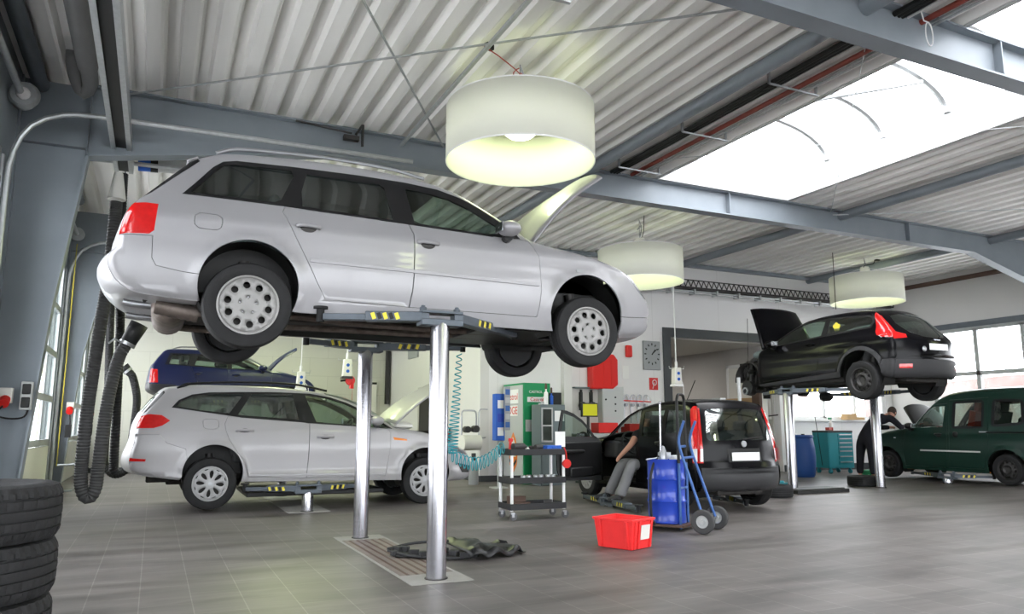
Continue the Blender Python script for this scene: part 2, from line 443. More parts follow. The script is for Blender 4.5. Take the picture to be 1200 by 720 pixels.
# ------------------------------------------------------------------ cars
def shell(name, mats, parent, vs, ns, fs, thick=.018):
    # outer skin with smooth given normals, inner skin and rims as real thickness
    n = len(vs); V = [tuple(v) for v in vs]; F = [tuple(f) for f in fs]; nrm = [[ns[i] for i in f] for f in F]; mi = [0]*len(F)
    if thick:
        V += [tuple(Vector(v)-Vector(k)*thick) for v,k in zip(vs,ns)]
        cnt = {}
        for f in fs:
            for a,b in zip(f,f[1:]+f[:1]): cnt[(a,b)] = cnt.get((a,b),0)+1
        for f in fs: F.append(tuple(i+n for i in f[::-1])); nrm.append([tuple(-c for c in ns[i]) for i in f[::-1]]); mi.append(1)
        for (a,b) in cnt:
            if (b,a) not in cnt:
                F.append((b,a,a+n,b+n)); p,q,r_ = Vector(V[b]),Vector(V[a]),Vector(V[a+n]); k = (q-p).cross(r_-q); k = tuple(k.normalized()) if k.length > 1e-12 else (0,0,1); nrm.append([k]*4); mi.append(0)
    me = bpy.data.meshes.new(name); me.from_pydata(V,[],F)
    for m_ in ([mats] if isinstance(mats,str) else mats)+(['interior'] if thick else []): me.materials.append(M[m_])
    me.polygons.foreach_set('material_index',mi); me.polygons.foreach_set('use_smooth',[True]*len(F))
    me.normals_split_custom_set([k for q in nrm for k in q])
    o = bpy.data.objects.new(name,me); COL.objects.link(o); o.parent = parent
    return o
V_STD = [(0,.86),(.12,.92),(.3,.985),(.45,1),(.58,.985),(.66,.95),(1,.70)]
V_BOX = [(0,.9),(.12,.95),(.3,.99),(.45,1),(.6,.985),(1,.80)]
def interp(T, t):
    if t <= T[0][0]: return T[0][1]
    for (a,b),(c,d) in zip(T,T[1:]):
        if t <= c: return b+(d-b)*(t-a)/(c-a)
    return T[-1][1]
def sinterp(T, t): # smoothed
    return sum(interp(T, t+k*.03) for k in (-2,-1,0,1,2))/5
def build_car(S):
    root = thing(S['name'], S['label'], S.get('cat','car'), S['loc'], S.get('rz',0))
    hw, VV, zh, xr, xf = S['hw'], S.get('V',V_STD), S['zh'], S['xr'], S['xf']
    paint = S['paint']; er = S.get('er',.05)
    path = []; tags = []
    for tg, pts in S['path']:
        if path: pts = [path[-1]]+list(pts)
        c = crom(pts, .045)
        if path: c = c[1:]
        path += c; tags += [tg]*len(c)
    arches = S['arches'] # rear, front: (cx,cz,R)
    (rx,rz_,rR),(fx,fz,fR) = arches
    zs_r, zs_f = S['sill']
    def arcpts(cx,cz,R,a0,a1):
        n = max(6,int(abs(a1-a0)*R/.04)); return [(cx+R*cos(a0+(a1-a0)*i/n), cz+R*sin(a0+(a1-a0)*i/n)) for i in range(n+1)]
    def ang(p,c): return math.atan2(p[1]-c[1],p[0]-c[0])
    aF0 = ang(path[-1],(fx,fz)); aF1 = PI-math.asin(max(-1,min(1,(zs_f-fz)/(fR or 1))))
    farch = arcpts(fx,fz,fR,aF0,aF1) if fR else []
    aR0 = math.asin(max(-1,min(1,(zs_r-rz_)/rR))); aR1 = ang(path[0],(rx,rz_))
    if aR1 < 0: aR1 += 2*PI
    rarch = arcpts(rx,rz_,rR,aR0,aR1)
    sill = []
    a = farch[-1] if farch else path[-1]; b = rarch[0]; n = int(abs(a[0]-b[0])/.05)
    for i in range(1,n): sill.append((a[0]+(b[0]-a[0])*i/n, a[1]+(b[1]-a[1])*i/n))
    outline = path+farch+sill+rarch[:-1]
    feat = S.get('shape')
    def W(x,z):
        t = z/zh
        a = max(0,(xr+.9-x)/.9); b = max(0,(x-xf+.9)/.9)
        w = hw*sinterp(VV,t)*(1-.07*a*a-.10*b*b)
        for cx,cz,R in arches:
            if R:
                d = math.hypot(x-cx,z-cz)-R
                if d < .15: w += S.get('flare',.018)*math.exp(-(max(d,0)/.045)**2)
        if feat: w += feat(x,z)
        d = dpath(x,z,path)
        if d < er:
            q = 1-d/er; w -= er*(1-math.sqrt(max(0,1-q*q)))
        return w
    cache = {}
    def Wc(x,z):
        k = (round(x,4),round(z,4))
        if k not in cache: cache[k] = W(x,z)
        return cache[k]
    regs = []
    for g in S['regions']:
        g = dict(g)
        poly = g['poly']
        if g.get('round'): poly = crom(poly, .04, True)
        else:
            q = []
            for i in range(len(poly)):
                A,B = poly[i],poly[(i+1)%len(poly)]; L = math.hypot(B[0]-A[0],B[1]-A[1]); k = max(1,int(L/.06))
                q += [(A[0]+(B[0]-A[0])*j/k, A[1]+(B[1]-A[1])*j/k) for j in range(k)]
            poly = q
        g['poly'] = poly
        if g['kind'] in ('panel',): g['inner'] = inset(poly, S.get('gap',.004))
        regs.append(g)
    loops = [(outline,True)]
    for g in regs:
        loops.append((g['poly'],True))
        if 'inner' in g: loops.append((g['inner'],True))
    x0,x1 = min(p[0] for p in outline),max(p[0] for p in outline); z0,z1 = min(p[1] for p in outline),max(p[1] for p in outline)
    st = S.get('step',.06); pts = []
    nx = int((x1-x0)/st); nz = int((z1-z0)/st)
    for i in range(1,nx):
        for j in range(1,nz):
            p = (x0+i*st+(.5*st if j%2 else 0), z0+j*st)
            if inpoly(p[0],p[1],outline) and min(dpath(p[0],p[1],path),dpath(p[0],p[1],outline)) > .02: pts.append(p)
    for d in (er*.15,er*.4,er*.8):
        q = inset(outline, d)
        pts += [p for p in q if inpoly(p[0],p[1],outline) and abs(dpath(p[0],p[1],path)-d) < .006]
    Vx,F = cdt(loops, pts)
    groups = {}
    for f in F:
        cx = sum(Vx[i][0] for i in f)/3; cz = sum(Vx[i][1] for i in f)/3
        if not inpoly(cx,cz,outline): continue
        key = 'body'
        for gi,g in enumerate(regs):
            if inpoly(cx,cz,g['poly']):
                if g['kind'] == 'hole' or ('inner' in g and not inpoly(cx,cz,g['inner'])): key = None
                else: key = gi
                break
        if key is not None: groups.setdefault(key,[]).append(f)
    def Wn(x,z,sg):
        h = .012; gx = (W(x+h,z)-W(x-h,z))/(2*h); gz = (W(x,z+h)-W(x,z-h))/(2*h)
        v = Vector((-gx,1,-gz)).normalized(); return (v.x,sg*v.y,v.z)
    ncache = {}
    body = [[],[],[]]
    def badd(vs,ns,ff):
        o_ = len(body[0]); body[0] += vs; body[1] += ns; body[2] += [tuple(i+o_ for i in f) for f in ff]
    made = {}
    for sg in (1,-1):
        for key,fs in groups.items():
            used = sorted({i for f in fs for i in f}); mp = {i:k for k,i in enumerate(used)}
            dep = 0 if key == 'body' else regs[key].get('depth',0)
            vs = [(Vx[i][0], sg*(Wc(*Vx[i])+dep), Vx[i][1]) for i in used]
            ff = []
            for f in fs:
                a,b,c = [mp[i] for i in f]
                ar = (vs[b][0]-vs[a][0])*(vs[c][2]-vs[a][2])-(vs[c][0]-vs[a][0])*(vs[b][2]-vs[a][2])
                ff.append((a,b,c) if (ar > 0) == (sg < 0) else (a,c,b))
            for i in used:
                if i not in ncache: ncache[i] = Wn(*Vx[i],1)
            ns = [(ncache[i][0],ncache[i][1]*sg,ncache[i][2]) for i in used]
            if key == 'body': badd(vs,ns,ff); continue
            g = regs[key]
            if g.get('side') and g['side'] != sg: badd(vs,ns,ff); continue
            kd = g['kind']
            o = shell(g['name'], g['mat'], root, vs, ns, ff, 0 if kd == 'glass' else .018)
            if g.get('label'): o['label'] = g['label']
            made[(g['name'],sg)] = made.get((g['name'],sg),[])+[o]
    # --- bridge over the top, nose and tail
    s = [0]
    for i in range(1,len(path)): s.append(s[-1]+math.hypot(path[i][0]-path[i-1][0],path[i][1]-path[i-1][1]))
    CR = S['crown']; raw = [CR[t] for t in tags]; K = 3
    cr = [tuple(sum(raw[max(0,min(len(raw)-1,i+k))][q] for k in range(-K,K+1))/(2*K+1) for q in range(3)) for i in range(len(raw))]
    ws = [Wc(*p) for p in path]
    def bpos(u, sv):
        t = u/hw
        i = 0
        lo,hi = 0,len(s)-1
        while hi-lo > 1:
            m_ = (lo+hi)//2
            if s[m_] <= sv+1e-7: lo = m_
            else: hi = m_
        i = lo; k = (sv-s[i])/(s[i+1]-s[i]) if s[i+1] > s[i] else 0; k = max(0,min(1,k))
        L = lambda A,B: A+(B-A)*k
        c = 1-abs(t)**L(cr[i][2],cr[i+1][2])
        return (L(path[i][0],path[i+1][0])+L(cr[i][0],cr[i+1][0])*c, L(ws[i],ws[i+1])*t, L(path[i][1],path[i+1][1])+L(cr[i][1],cr[i+1][1])*c)
    def trange(tg):
        idx = [i for i,t in enumerate(tags) if t == tg]
        return (s[max(idx[0]-1,0)], s[idx[-1]])
    tailn = max(i for i,t in enumerate(tags) if t in S['tailtags'])
    def z2s(z):
        best = None
        for i in range(S.get('tail0',0),tailn):
            a,b = path[i][1],path[i+1][1]
            if a <= z <= b and b > a: best = s[i]+(s[i+1]-s[i])*(z-a)/(b-a)
        if best is None: best = s[tailn] if z > path[tailn][1] else s[0]
        return best
    bregs = []
    def rr(u0,u1,s0,s1,r=.06,taper=1.):
        q = []
        for cx,cy,a in ((u1-r,s0+r,-PI/2),(u1-r,s1-r,0),(u0+r,s1-r,PI/2),(u0+r,s0+r,PI)):
            q += arc(cx,cy,r,a,a+PI/2,4)
        out = []
        for i in range(len(q)):
            A,B = q[i],q[(i+1)%len(q)]; L = math.hypot(B[0]-A[0],B[1]-A[1]); k = max(1,int(L/.09))
            out += [(A[0]+(B[0]-A[0])*j/k, A[1]+(B[1]-A[1])*j/k) for j in range(k)]
        return out
    if 'screen' in tags:
        a,b = trange('screen'); e = S.get('screen_t',.93)*hw
        bregs.append(dict(name='windscreen', poly=rr(-e,e,a+.03,b-.02,.05), mat='car_glass', kind='glass'))
        bregs.append(dict(name='windscreen_surround', poly=rr(-e-.02,e+.02,a+.01,b-.001,.06), mat='trim_black', kind='trim'))
    if 'glass' in tags:
        a,b = trange('glass'); e = S.get('rglass_t',.86)*hw
        bregs.append(dict(name='rear_window', poly=rr(-e,e,a+.02,b-.03,.06), mat='dark_glass', kind='glass'))
    for g in S.get('rear',[]):
        g = dict(g); q = [(t*hw, z2s(z)) for t,z in g['poly']]
        if g.get('round'): q = crom(q, .05, True)
        g['poly'] = q; bregs.append(g)
        if g.get('mirror'):
            g2 = dict(g); g2['poly'] = [(-u,v) for u,v in q]; bregs.append(g2)
    if S.get('hood_open'):
        a,b = trange('hood'); e = .84*hw
        bregs.append(dict(name='x', poly=rr(-e,e,min(a,b)+.01,max(a,b)-.03,.05), kind='hole'))
    edge = [(-hw,v) for v in s]+[(hw,v) for v in s[::-1]]
    loops = [(edge,True)]+[(g['poly'],True) for g in bregs]
    ts = [-1,-.975,-.93,-.85,-.74,-.6,-.45,-.3,-.15,0,.15,.3,.45,.6,.74,.85,.93,.975,1]
    pts = [(t*hw, s[i]) for i in range(1,len(s)-1) for t in ts[1:-1]]
    Bv,Bf = cdt(loops, pts)
    bg = {}
    for f in Bf:
        cx = sum(Bv[i][0] for i in f)/3; cs = sum(Bv[i][1] for i in f)/3
        key = 'body'
        for gi,g in enumerate(bregs):
            if inpoly(cx,cs,g['poly']):
                key = None if g['kind'] == 'hole' else gi; break
        if key == 'body' and S.get('tagmat'):
            i = max(k for k in range(len(s)) if s[k] <= cs+1e-6); tg = tags[min(i+1,len(tags)-1)]
            if tg in S['tagmat']: key = 'tag:'+tg
        if key is not None: bg.setdefault(key,[]).append(f)
    for key,fs in bg.items():
        used = sorted({i for f in fs for i in f}); mp = {i:k for k,i in enumerate(used)}
        dep = bregs[key].get('depth',0) if isinstance(key,int) else 0
        vs = [bpos(*Bv[i]) for i in used]
        ff = []
        for f in fs:
            a,b,c = f; ar = (Bv[b][0]-Bv[a][0])*(Bv[c][1]-Bv[a][1])-(Bv[c][0]-Bv[a][0])*(Bv[b][1]-Bv[a][1])
            A_,B_,C_ = mp[a],mp[b],mp[c]
            ff.append((A_,B_,C_) if ar < 0 else (A_,C_,B_))
        ns = []
        for i in used:
            u_,s_ = Bv[i]; e = .012
            du = Vector(bpos(min(hw,u_+e),s_))-Vector(bpos(max(-hw,u_-e),s_)); ds = Vector(bpos(u_,min(s[-1],s_+e)))-Vector(bpos(u_,max(0,s_-e)))
            k = du.cross(ds)
            if k.length < 1e-9: k = Vector((0,0,1))
            k.normalize(); ns.append(tuple(-k))
        if key == 'body': badd(vs,ns,ff); continue
        if isinstance(key,str): nm,mt = S['tagmat'][key[4:]]; kd = 'panel'; g = {}
        else: g = bregs[key]; nm,mt,kd = g['name'],g['mat'],g['kind']
        o = shell(nm, mt, root, vs, ns, ff, 0 if kd == 'glass' else .018)
        if g.get('label'): o['label'] = g['label']
    mp = {}; V2 = []; N2 = []; rem = []
    for v,k in zip(body[0],body[1]):
        q = (round(v[0],3),round(v[1],3),round(v[2],3))
        if q not in mp: mp[q] = len(V2); V2.append(v); N2.append(Vector(k))
        else: N2[mp[q]] += Vector(k)
        rem.append(mp[q])
    F2 = [tuple(rem[i] for i in f) for f in body[2]]; F2 = [f for f in F2 if len(set(f)) == 3]
    shell('body', paint, root, V2, [tuple(k.normalized()) for k in N2], F2, .018)
    # --- wheel wells
    for cx,cz,R in arches:
        if not R: continue
        for sg in (1,-1):
            b = MB()
            q = arcpts(cx,cz,R+.004,-.5,PI+.5); n = len(q)
            yo = [sg*(hw*.90) for p in q]; yi = sg*(hw-.36)
            vs = [(p[0],yo[i],p[1]) for i,p in enumerate(q)]+[(p[0],yi,p[1]) for p in q]
            fs = [(i,i+1,n+i+1,n+i) for i in range(n-1)]
            b.add(vs+[(p[0],yi,p[1]) for p in q], fs+[tuple(range(2*n,3*n))]); b.build('wheel_well', 'black', root, smooth=40)
    # --- underbody
    zb = min(zs_r,zs_f)+S.get('under_dz',.0); b = MB()
    xa,xb = S.get('under_x',(xr+.25,xf-.25))
    b.b2((xa,-(hw-.34),zb+.04),(xb,hw-.34,zb+.13))
    b.b2((rx+rR+.03,-hw*.86,zb+.02),((fx-fR-.03) if fR else xb,hw*.86,zb+.10))
    b.b2((rx+rR+.05,-.10,zb+.0),(fx-.3,.10,zb+.05))          # tunnel
    b.b2((fx-.35,-.28,zb-.02),(fx+.45,.28,zb+.10))            # gearbox and sump
    b.b2((rx-.55,-.30,zb-.01),(rx-.1,.45,zb+.08))             # spare wheel well
    b.build('underbody', 'underbody', root, smooth=0, bevel=.02)
    for x_,z_ in ((S['wheels'][0][0],S['wheels'][0][1]),(S['wheels'][1][0],S['wheels'][1][1])):
        b = MB()
        b.cyl((x_,-(hw-.30),z_+.02),(x_,hw-.30,z_+.02),.035,10)
        for sg in (1,-1):
            b.tube([(x_,sg*(hw-.28),z_),(x_+.25,sg*.35,z_+.06)],.028,8)
            b.cyl((x_+.03,sg*(hw-.30),z_),(x_-.02,sg*(hw-.34),z_+.38),.045,12)
        b.build('axle', 'steel_dark', root)
    # --- wheels
    wR,wr,ww,kind,rmat = S['wheel']
    proto = None
    for i,(x_,z_) in enumerate(S['wheels']):
        for sg in (1,-1):
            if (i,sg) in S.get('no_wheel',()): continue
            y_ = sg*(hw-ww/2-.015)
            if proto is None: w_ = proto = make_wheel(root, kind, wR, wr, ww, rmat)
            else: w_ = copy_tree(proto, root)
            w_.location = (x_,y_,z_); w_.rotation_euler = (0, random.random()*6 if not (i==0 and sg==-1) else 0, (0 if sg > 0 else PI)+(S.get('steer',0) if i == 1 else 0))
    # --- interior
    if S.get('seats'):
        for (sx,sy,sz,fab) in S['seats']:
            b = MB()
            b.box((sx,sy,sz),(.50,.50,.14)); b.box((sx-.27,sy,sz+.32),(.13,.46,.60),tilt=(-.25,'Y'))
            b.box((sx-.36,sy,sz+.70),(.09,.26,.17),tilt=(-.2,'Y')); b.cyl((sx-.34,sy-.06,sz+.55),(sx-.35,sy-.06,sz+.66),.008,6); b.cyl((sx-.34,sy+.06,sz+.55),(sx-.35,sy+.06,sz+.66),.008,6)
            b.build('front_seat', fab, root, bevel=.05, smooth=50)
    if S.get('rear_seat'):
        sx,sz = S['rear_seat']; b = MB()
        b.box((sx,0,sz),(.5,hw*1.45,.15)); b.box((sx-.28,0,sz+.27),(.13,hw*1.4,.55),tilt=(-.3,'Y'))
        for y_ in (-.42,0,.42): b.box((sx-.38,y_,sz+.60),(.08,.25,.14),tilt=(-.2,'Y'))
        b.build('rear_seat', 'seat_fabric', root, bevel=.04, smooth=50)
    if S.get('dash'):
        dx,dz = S['dash']; b = MB()
        b.box((dx,0,dz-.12),(.35,hw*1.60,.26)); b.box((dx-.10,.36,dz+.02),(.2,.36,.08)); b.build('dashboard', 'interior', root, bevel=.05, smooth=50)
        b = MB(); c = Vector((dx-.28,.36,dz-.02)); R_ = Matrix.Rotation(-1.1,3,'Y')
        ring = [c+R_@Vector((.185*cos(t),.185*sin(t),0)) for t in [2*PI*i/28 for i in range(29)]]
        b.tube(ring,.015,8,caps=False); b.cyl(c,c+Vector((.25,0,-.08)),.03,10)
        for t in (0,2.2,-2.2): b.tube([c,c+R_@Vector((-.17*cos(t),.17*sin(t),0))],.014,6)
        b.build('steering_wheel', 'trim_black', root)
    if S.get('mirror'):
        mx,mz = S['mirror']
        for sg in (1,-1):
            if (sg in S.get('no_mirror',())): continue
            y_ = Wc(mx-.02,mz-.04); b = MB()
            b.sphere((mx,sg*(y_+.13),mz),.12,16,(.85,.95,.56)); o = b.build('side_mirror', paint if not S.get('mirror_black') else 'trim_black', root, smooth=60)
            b = MB(); b.tube([(mx+.02,sg*(y_-.02),mz-.07),(mx+.01,sg*(y_+.10),mz-.06)],.040,8); b.build('mirror_arm','trim_black',o)
            b = MB(); b.box((mx-.095,sg*(y_+.13),mz),(.01,.15,.085)); b.build('mirror_glass','chrome',o, bevel=.02)
    def handle(x_,z_,L,sg,mat=paint):
        b = MB(); y_ = Wc(x_,z_)
        b.cur = 1; b.sphere((x_,sg*(y_-.006),z_-.014),.5,16,(L*.80,.030,.085))  # dark ellipsoid paints the shaded recess under the handle
        b.cur = 0; pts = [(x_-L/2,sg*(y_+.002),z_),(x_-L/2+.03,sg*(y_+.026),z_+.006),(x_+L/2-.03,sg*(y_+.026),z_+.003),(x_+L/2,sg*(y_+.002),z_)]
        q_ = MB(); q_.tube(crom(pts,.03),.019,8); b.add(q_.v,q_.f); o = b.build('door_handle', [mat,'recess_dark'], root)
    for x_,z_,L in S.get('handles',[]):
        for sg in (1,-1): handle(x_,z_,L,sg,S.get('handle_mat',paint))
    for (zz,z2,x0_,x1_,mt,nm,sg_) in S.get('strips',[]): # side mouldings following the surface
        for sg in (1,-1):
            if sg_ and sg != sg_: continue
            b = MB(); n = max(2,int(abs(x1_-x0_)/.06)); vs = []
            hgt = .018 if nm != 'door_moulding' else .012
            for i in range(n+1):
                x_ = x0_+(x1_-x0_)*i/n; z_ = zz+(z2-zz)*i/n; y_ = Wc(x_,z_)
                vs += [(x_,sg*(y_-.004),z_-hgt-.005),(x_,sg*(y_+.007),z_-hgt),(x_,sg*(y_+.007),z_+hgt),(x_,sg*(y_-.004),z_+hgt+.005)]
            fs = [(i*4+k,i*4+k+1,(i+1)*4+k+1,(i+1)*4+k) for i in range(n) for k in range(3)]+[(0,1,2,3),(n*4,n*4+1,n*4+2,n*4+3)]
            b.add(vs,fs); b.build(nm, mt, root, smooth=40)
    for (pts3,) in S.get('rails',[]):
        for sg in (1,-1):
            q = crom([(x_,(Wc(x_,z_-dz)-ins),z_) for x_,z_,dz,ins in pts3],.06)
            b = MB(); b.tube([(p[0],sg*p[1],p[2]) for p in q],.016,8); b.build('roof_rail', S.get('rail_mat','steel'), root)
    return root, Wc, bpos, made, z2s

# ------------------------------------------------------------------ the hall
XL, XR, YB, YL, YF, XS, ZC = -1.6, 18.5, 14.5, 21.2, -6.0, 6.1, 5.06
def wall(name, mat, boxes, **k):
    b = MB()
    for a,c in boxes: b.b2(a,c)
    return struct(b.build(name, mat, smooth=0, **k))
wall('floor', 'floor', [((XL-.2,YF-.2,-.12),(XR+.2,YL+.2,0)), ((9,YL+.2,-.12),(14.5,24,0))])
DOORS = [(4.9,8.9),(10.5,15.2),(15.8,20.9)]
DH = 3.95
bx = []; y = YF
for a,c in [(-5.2,-1.2),(-.2,4.0)]+DOORS: bx.append(((XL-.2,y,0),(XL,a,ZC+.3))); bx.append(((XL-.2,a,DH),(XL,c,ZC+.3))); y = c  # first two openings are unseen, added to light the left side
bx.append(((XL-.2,y,0),(XL,YL+.2,ZC+.3)))
wall('wall_left', 'door_panel', bx)
wall('wall_rear', 'wall_white', [((XL-.2,YF-.2,0),(XR+.2,YF,.5)),((XL-.2,YF-.2,4.6),(XR+.2,YF,ZC+.3)),((XL-.2,YF-.2,.5),(-1.0,YF,4.6)),((15.5,YF-.2,.5),(XR+.2,YF,4.6))])
wall('wall_back_left', 'block', [((XL,YL,0),(XS+.2,YL+.2,ZC+.3))])
wall('wall_step', 'wall_white', [((XS,YB,0),(XS+.2,YL,ZC+.3))])
wall('wall_back', 'panel_wall', [((XS+.2,YB,0),(11.0,YB+.2,ZC+.3)),((11.0,YB,3.23),(14.36,YB+.2,ZC+.3)),((14.36,YB,0),(14.72,YB+.2,ZC+.3)),
   ((14.72,YB,0),(18.25,YB+.2,1.28)),((14.72,YB,2.75),(18.25,YB+.2,ZC+.3)),((18.25,YB,0),(XR+.2,YB+.2,ZC+.3))])
wall('wall_right', 'wall_white', [((XR,YF,0),(XR+.2,2.4,ZC+.3)),((XR,2.4,0),(XR+.2,13.25,1.05)),((XR,2.4,3.62),(XR+.2,13.25,ZC+.3)),((XR,13.25,0),(XR+.2,YB+.2,ZC+.3))])
wall('trim_1', 'beam_dark', [((XR-.05,2.2,3.60),(XR,14.45,3.74))])
wall('trim_2', 'tile_dark', [((10.78,YB-.03,0),(11.0,YB+.03,3.45)),((11.0,YB-.03,3.23),(14.40,YB+.03,3.45))])
wall('baseboard_back', 'tile_dark', [((XS+.0,YB-.02,0),(10.78,YB,.12)),((14.40,YB-.02,0),(XR,YB,.16))])
wall('baseboard_left', 'tile_dark', [((XL,YL-.02,0),(XS,YL,.12)),((XS-.02,YB,0),(XS,YL,.12))])
# room behind the opening
wall('wall_passage', 'wall_far', [((14.30,YB+.2,0),(14.5,22,3.3)),((8.8,22,0),(14.5,22.2,3.3)),((8.7,YB+.2,0),(8.9,22.2,3.3))])
wall('ceiling_passage', 'offwhite', [((8.7,YB+.2,3.22),(14.5,22.2,3.4))])
wall('window_5', 'white', [((14.26,15.22,.9),(14.30,15.30,2.78)),((14.26,16.25,.9),(14.30,16.33,2.78)),((14.26,15.22,2.70),(14.30,16.33,2.78))])
wall('ground_outside', 'yard', [((XR+.3,-50,-.5),(60,60,-.4)),((-40,-50,-.5),(XL-.3,60,-.4)),((XL-.3,YL+4,-.5),(XR+.3,60,-.4)),((XL-.3,-50,-.5),(XR+.3,YF-.3,-.4))])
b = MB(); b.b2((36,-5,-.4),(42,30,2.9)); b.prism([(-5.5,2.9),(30.5,2.9),(30.5,3.0),(22,3.5),(12,3.3),(-5.5,3.4)],36,42,'X')
for k in range(8): b.b2((35.9,-3+k*4,1.0),(36.02,-1.6+k*4,2.4))
tag(b.build('building','building',smooth=0),'long brick building outside behind the tall windows','building')
b = MB(); b.b2((38,38,-.4),(40.2,44,9.0)); tag(b.build('building','building',smooth=0),'brick building outside behind the low windows over the tool chest','building')
# sectional doors: frame grid + panes; last two are unseen, added for light
for n,(a,c) in enumerate(DOORS+[(-5.2,-1.2),(-.2,4.0)]):
    b = MB(); xx = XL-.03
    zs = [.86,1.58,2.34,3.12,3.90]; ny = 4; yy = [a+.05+(c-a-.1)*i/ny for i in range(ny+1)]
    b.b2((xx-.02,a,0),(xx+.02,c,.80))
    for z_ in zs: b.b2((xx-.025,a,z_-.05),(xx+.025,c,z_+.05))
    for y_ in yy: b.b2((xx-.022,y_-.035,.8),(xx+.022,y_+.035,3.95))
    o = struct(b.build('door_%d'%((n+1) if n < 3 else n+3),'galv',smooth=0))
    b = MB(); b.b2((xx-.004,a,.85),(xx+.004,c,3.9)); b.build('door_pane','pane',o,smooth=0)
    b = MB(); b.b2((xx-.012,a+.06,.02),(xx+.03,c-.06,.79)); b.build('door_infill','offwhite',o,smooth=0)
    if n > 2: continue
    b = MB() # guide rails at both jambs and the bent track going up under the roof
    for y_ in (a-.05,c+.05):
        b.tube(crom([(XL+.06,y_,.0),(XL+.06,y_,3.6),(XL+.09,y_,3.95),(XL+.22,y_,4.25),(XL+.50,y_,4.42),(XL+.9,y_,4.46),(XL+4.4,y_,4.50)],.15),.028,8)
        b.b2((XL,y_-.03,0),(XL+.02,y_+.03,3.9))
    b.tube([(XL+.12,a-.1,4.55),(XL+.12,c+.1,4.55)],.035,10)
    for y_ in (a-.08,c+.08): b.cyl((XL+.12,y_-.05,4.55),(XL+.12,y_+.05,4.55),.12,20)
    tag(b.build('door_track','galv',None,smooth=40), ['galvanised bent door track with spring shaft beside the nearest grey column','galvanised bent door track of the middle glazed door','galvanised bent door track of the farthest glazed door'][n], 'door track')
    b = MB(); q = [(XL+.16,c-.12,4.45-.02*i) for i in range(0)]
    pts = []
    for i in range(60): pts.append((XL+.14+.006*(i%2),c-.02,.45+3.9*i/59))
    b.tube(pts,.008,5)
    if n > 0: tag(b.build('pull_chain','yellow_chain'), ['','yellow hand chain hanging beside the middle glazed door','yellow hand chain hanging beside the farthest glazed door'][n],'chain')
# wall windows
def windows(name, axis, fixed, us, zs, mat='white', dep=.10):
    b = MB(); g = MB(); f = .05
    def bb(m,u0,u1,z0,z1,d): m.b2((u0,fixed-d,z0),(u1,fixed+d,z1)) if axis == 'y' else m.b2((fixed-d,u0,z0),(fixed+d,u1,z1))
    for u in us: bb(b,u-f,u+f,zs[0],zs[-1],dep/2)
    for z_ in zs: bb(b,us[0]-f,us[-1]+f,z_-f,z_+f,dep/2)
    bb(g,us[0],us[-1],zs[0],zs[-1],.004)
    o = struct(b.build(name,mat,smooth=0)); g.build('window_pane','pane',o,smooth=0); return o
windows('window_1','y',YB+.10,[14.76,15.95,17.1,18.2],[1.33,2.70])
windows('window_2','x',XR+.10,[2.45,3.9,5.05,6.2,7.36,8.52,9.7,10.87,12.03,13.2],[1.10,2.44,3.57],mat='grey_light')
windows('window_4','y',YF-.10,[-1.0+1.65*i for i in range(11)],[.55,2.6,4.55],mat='grey_light')
b = MB(); b.b2((14.7,YB-.12,1.25),(18.3,YB+.02,1.29)); o=struct(b.build('trim_3','white',smooth=0))
b = MB(); b.b2((XR-.12,2.4,1.01),(XR+.02,13.3,1.05)); o=struct(b.build('trim_4','white',smooth=0))

# corrugated roof deck: trapezoid ribs run along Y
SKX0, SKX1, SKY1 = 7.06, 9.80, 9.45
def deck(x0,x1,y0,y1,name='ceiling'):
    per,top,hgt = .333,.145,.115; b = MB(); prof = []; x = x0; 
    k = math.floor(x0/per)*per
    while k < x1:
        for dx,z_ in ((0,0),(.135,0),(.160,hgt*.12),(.162,hgt*.12),(.195,hgt),(.305,hgt),(.333,0)):
            if x0 <= k+dx <= x1: prof.append((k+dx,ZC+z_))
        k += per
    prof = [(x0,ZC)]+prof+[(x1,ZC)]
    n = len(prof); ys = [y0,y1]
    vs = [(p[0],y_,p[1]) for y_ in ys for p in prof]
    b.add(vs,[(i,i+1,n+i+1,n+i) for i in range(n-1)])
    b.b2((x0,y0,ZC+.14),(x1,y1,ZC+.24))
    return struct(b.build(name,'deck',smooth=0,recalc=False))
deck(XL-.1,SKX0,YF,YB+.1,'ceiling'); deck(SKX1,XR+.1,YF,YB+.1,'ceiling'); deck(SKX0,SKX1,SKY1,YB+.1,'ceiling'); deck(XL-.1,XS+.1,YB+.1,YL+.1,'ceiling')
# roof light: upstand, barrel ribs and clear sheet
wall('ceiling_upstand','grey_light',[((SKX0-.05,YF,ZC-.02),(SKX0,SKY1,ZC+.42)),((SKX1,YF,ZC-.02),(SKX1+.05,SKY1,ZC+.42)),((SKX0,SKY1,ZC-.02),(SKX1,SKY1+.05,ZC+.42))])
b = MB(); cxs = (SKX0+SKX1)/2; hwk = (SKX1-SKX0)/2
def vault(r0): return [(cxs+(hwk)*cos(t),ZC+.42+.55*sin(t)+r0) for t in [PI*i/24 for i in range(25)]]
q = vault(.03); vs = [(x_,y_,z_) for y_ in (YF,SKY1) for x_,z_ in q]; n = len(q)
b.add(vs,[(i,i+1,n+i+1,n+i) for i in range(n-1)])
sk = struct(b.build('window_3','pane',smooth=60,recalc=False))
for k in range(13):
    y_ = SKY1-.9-k*1.06
    if y_ < YF: break
    b = MB(); q = vault(0); b.tube([(x_,y_,z_) for x_,z_ in q],.058,8); b.build('glazing_bar','galv',sk)
b = MB(); b.tube([(SKX0+.05,7.3,ZC+.30),(SKX1-.6,6.35,ZC+.72)],.028,8); tag(b.build('opener_rod','galv'),'grey opener rod crossing inside the roof light','rod')

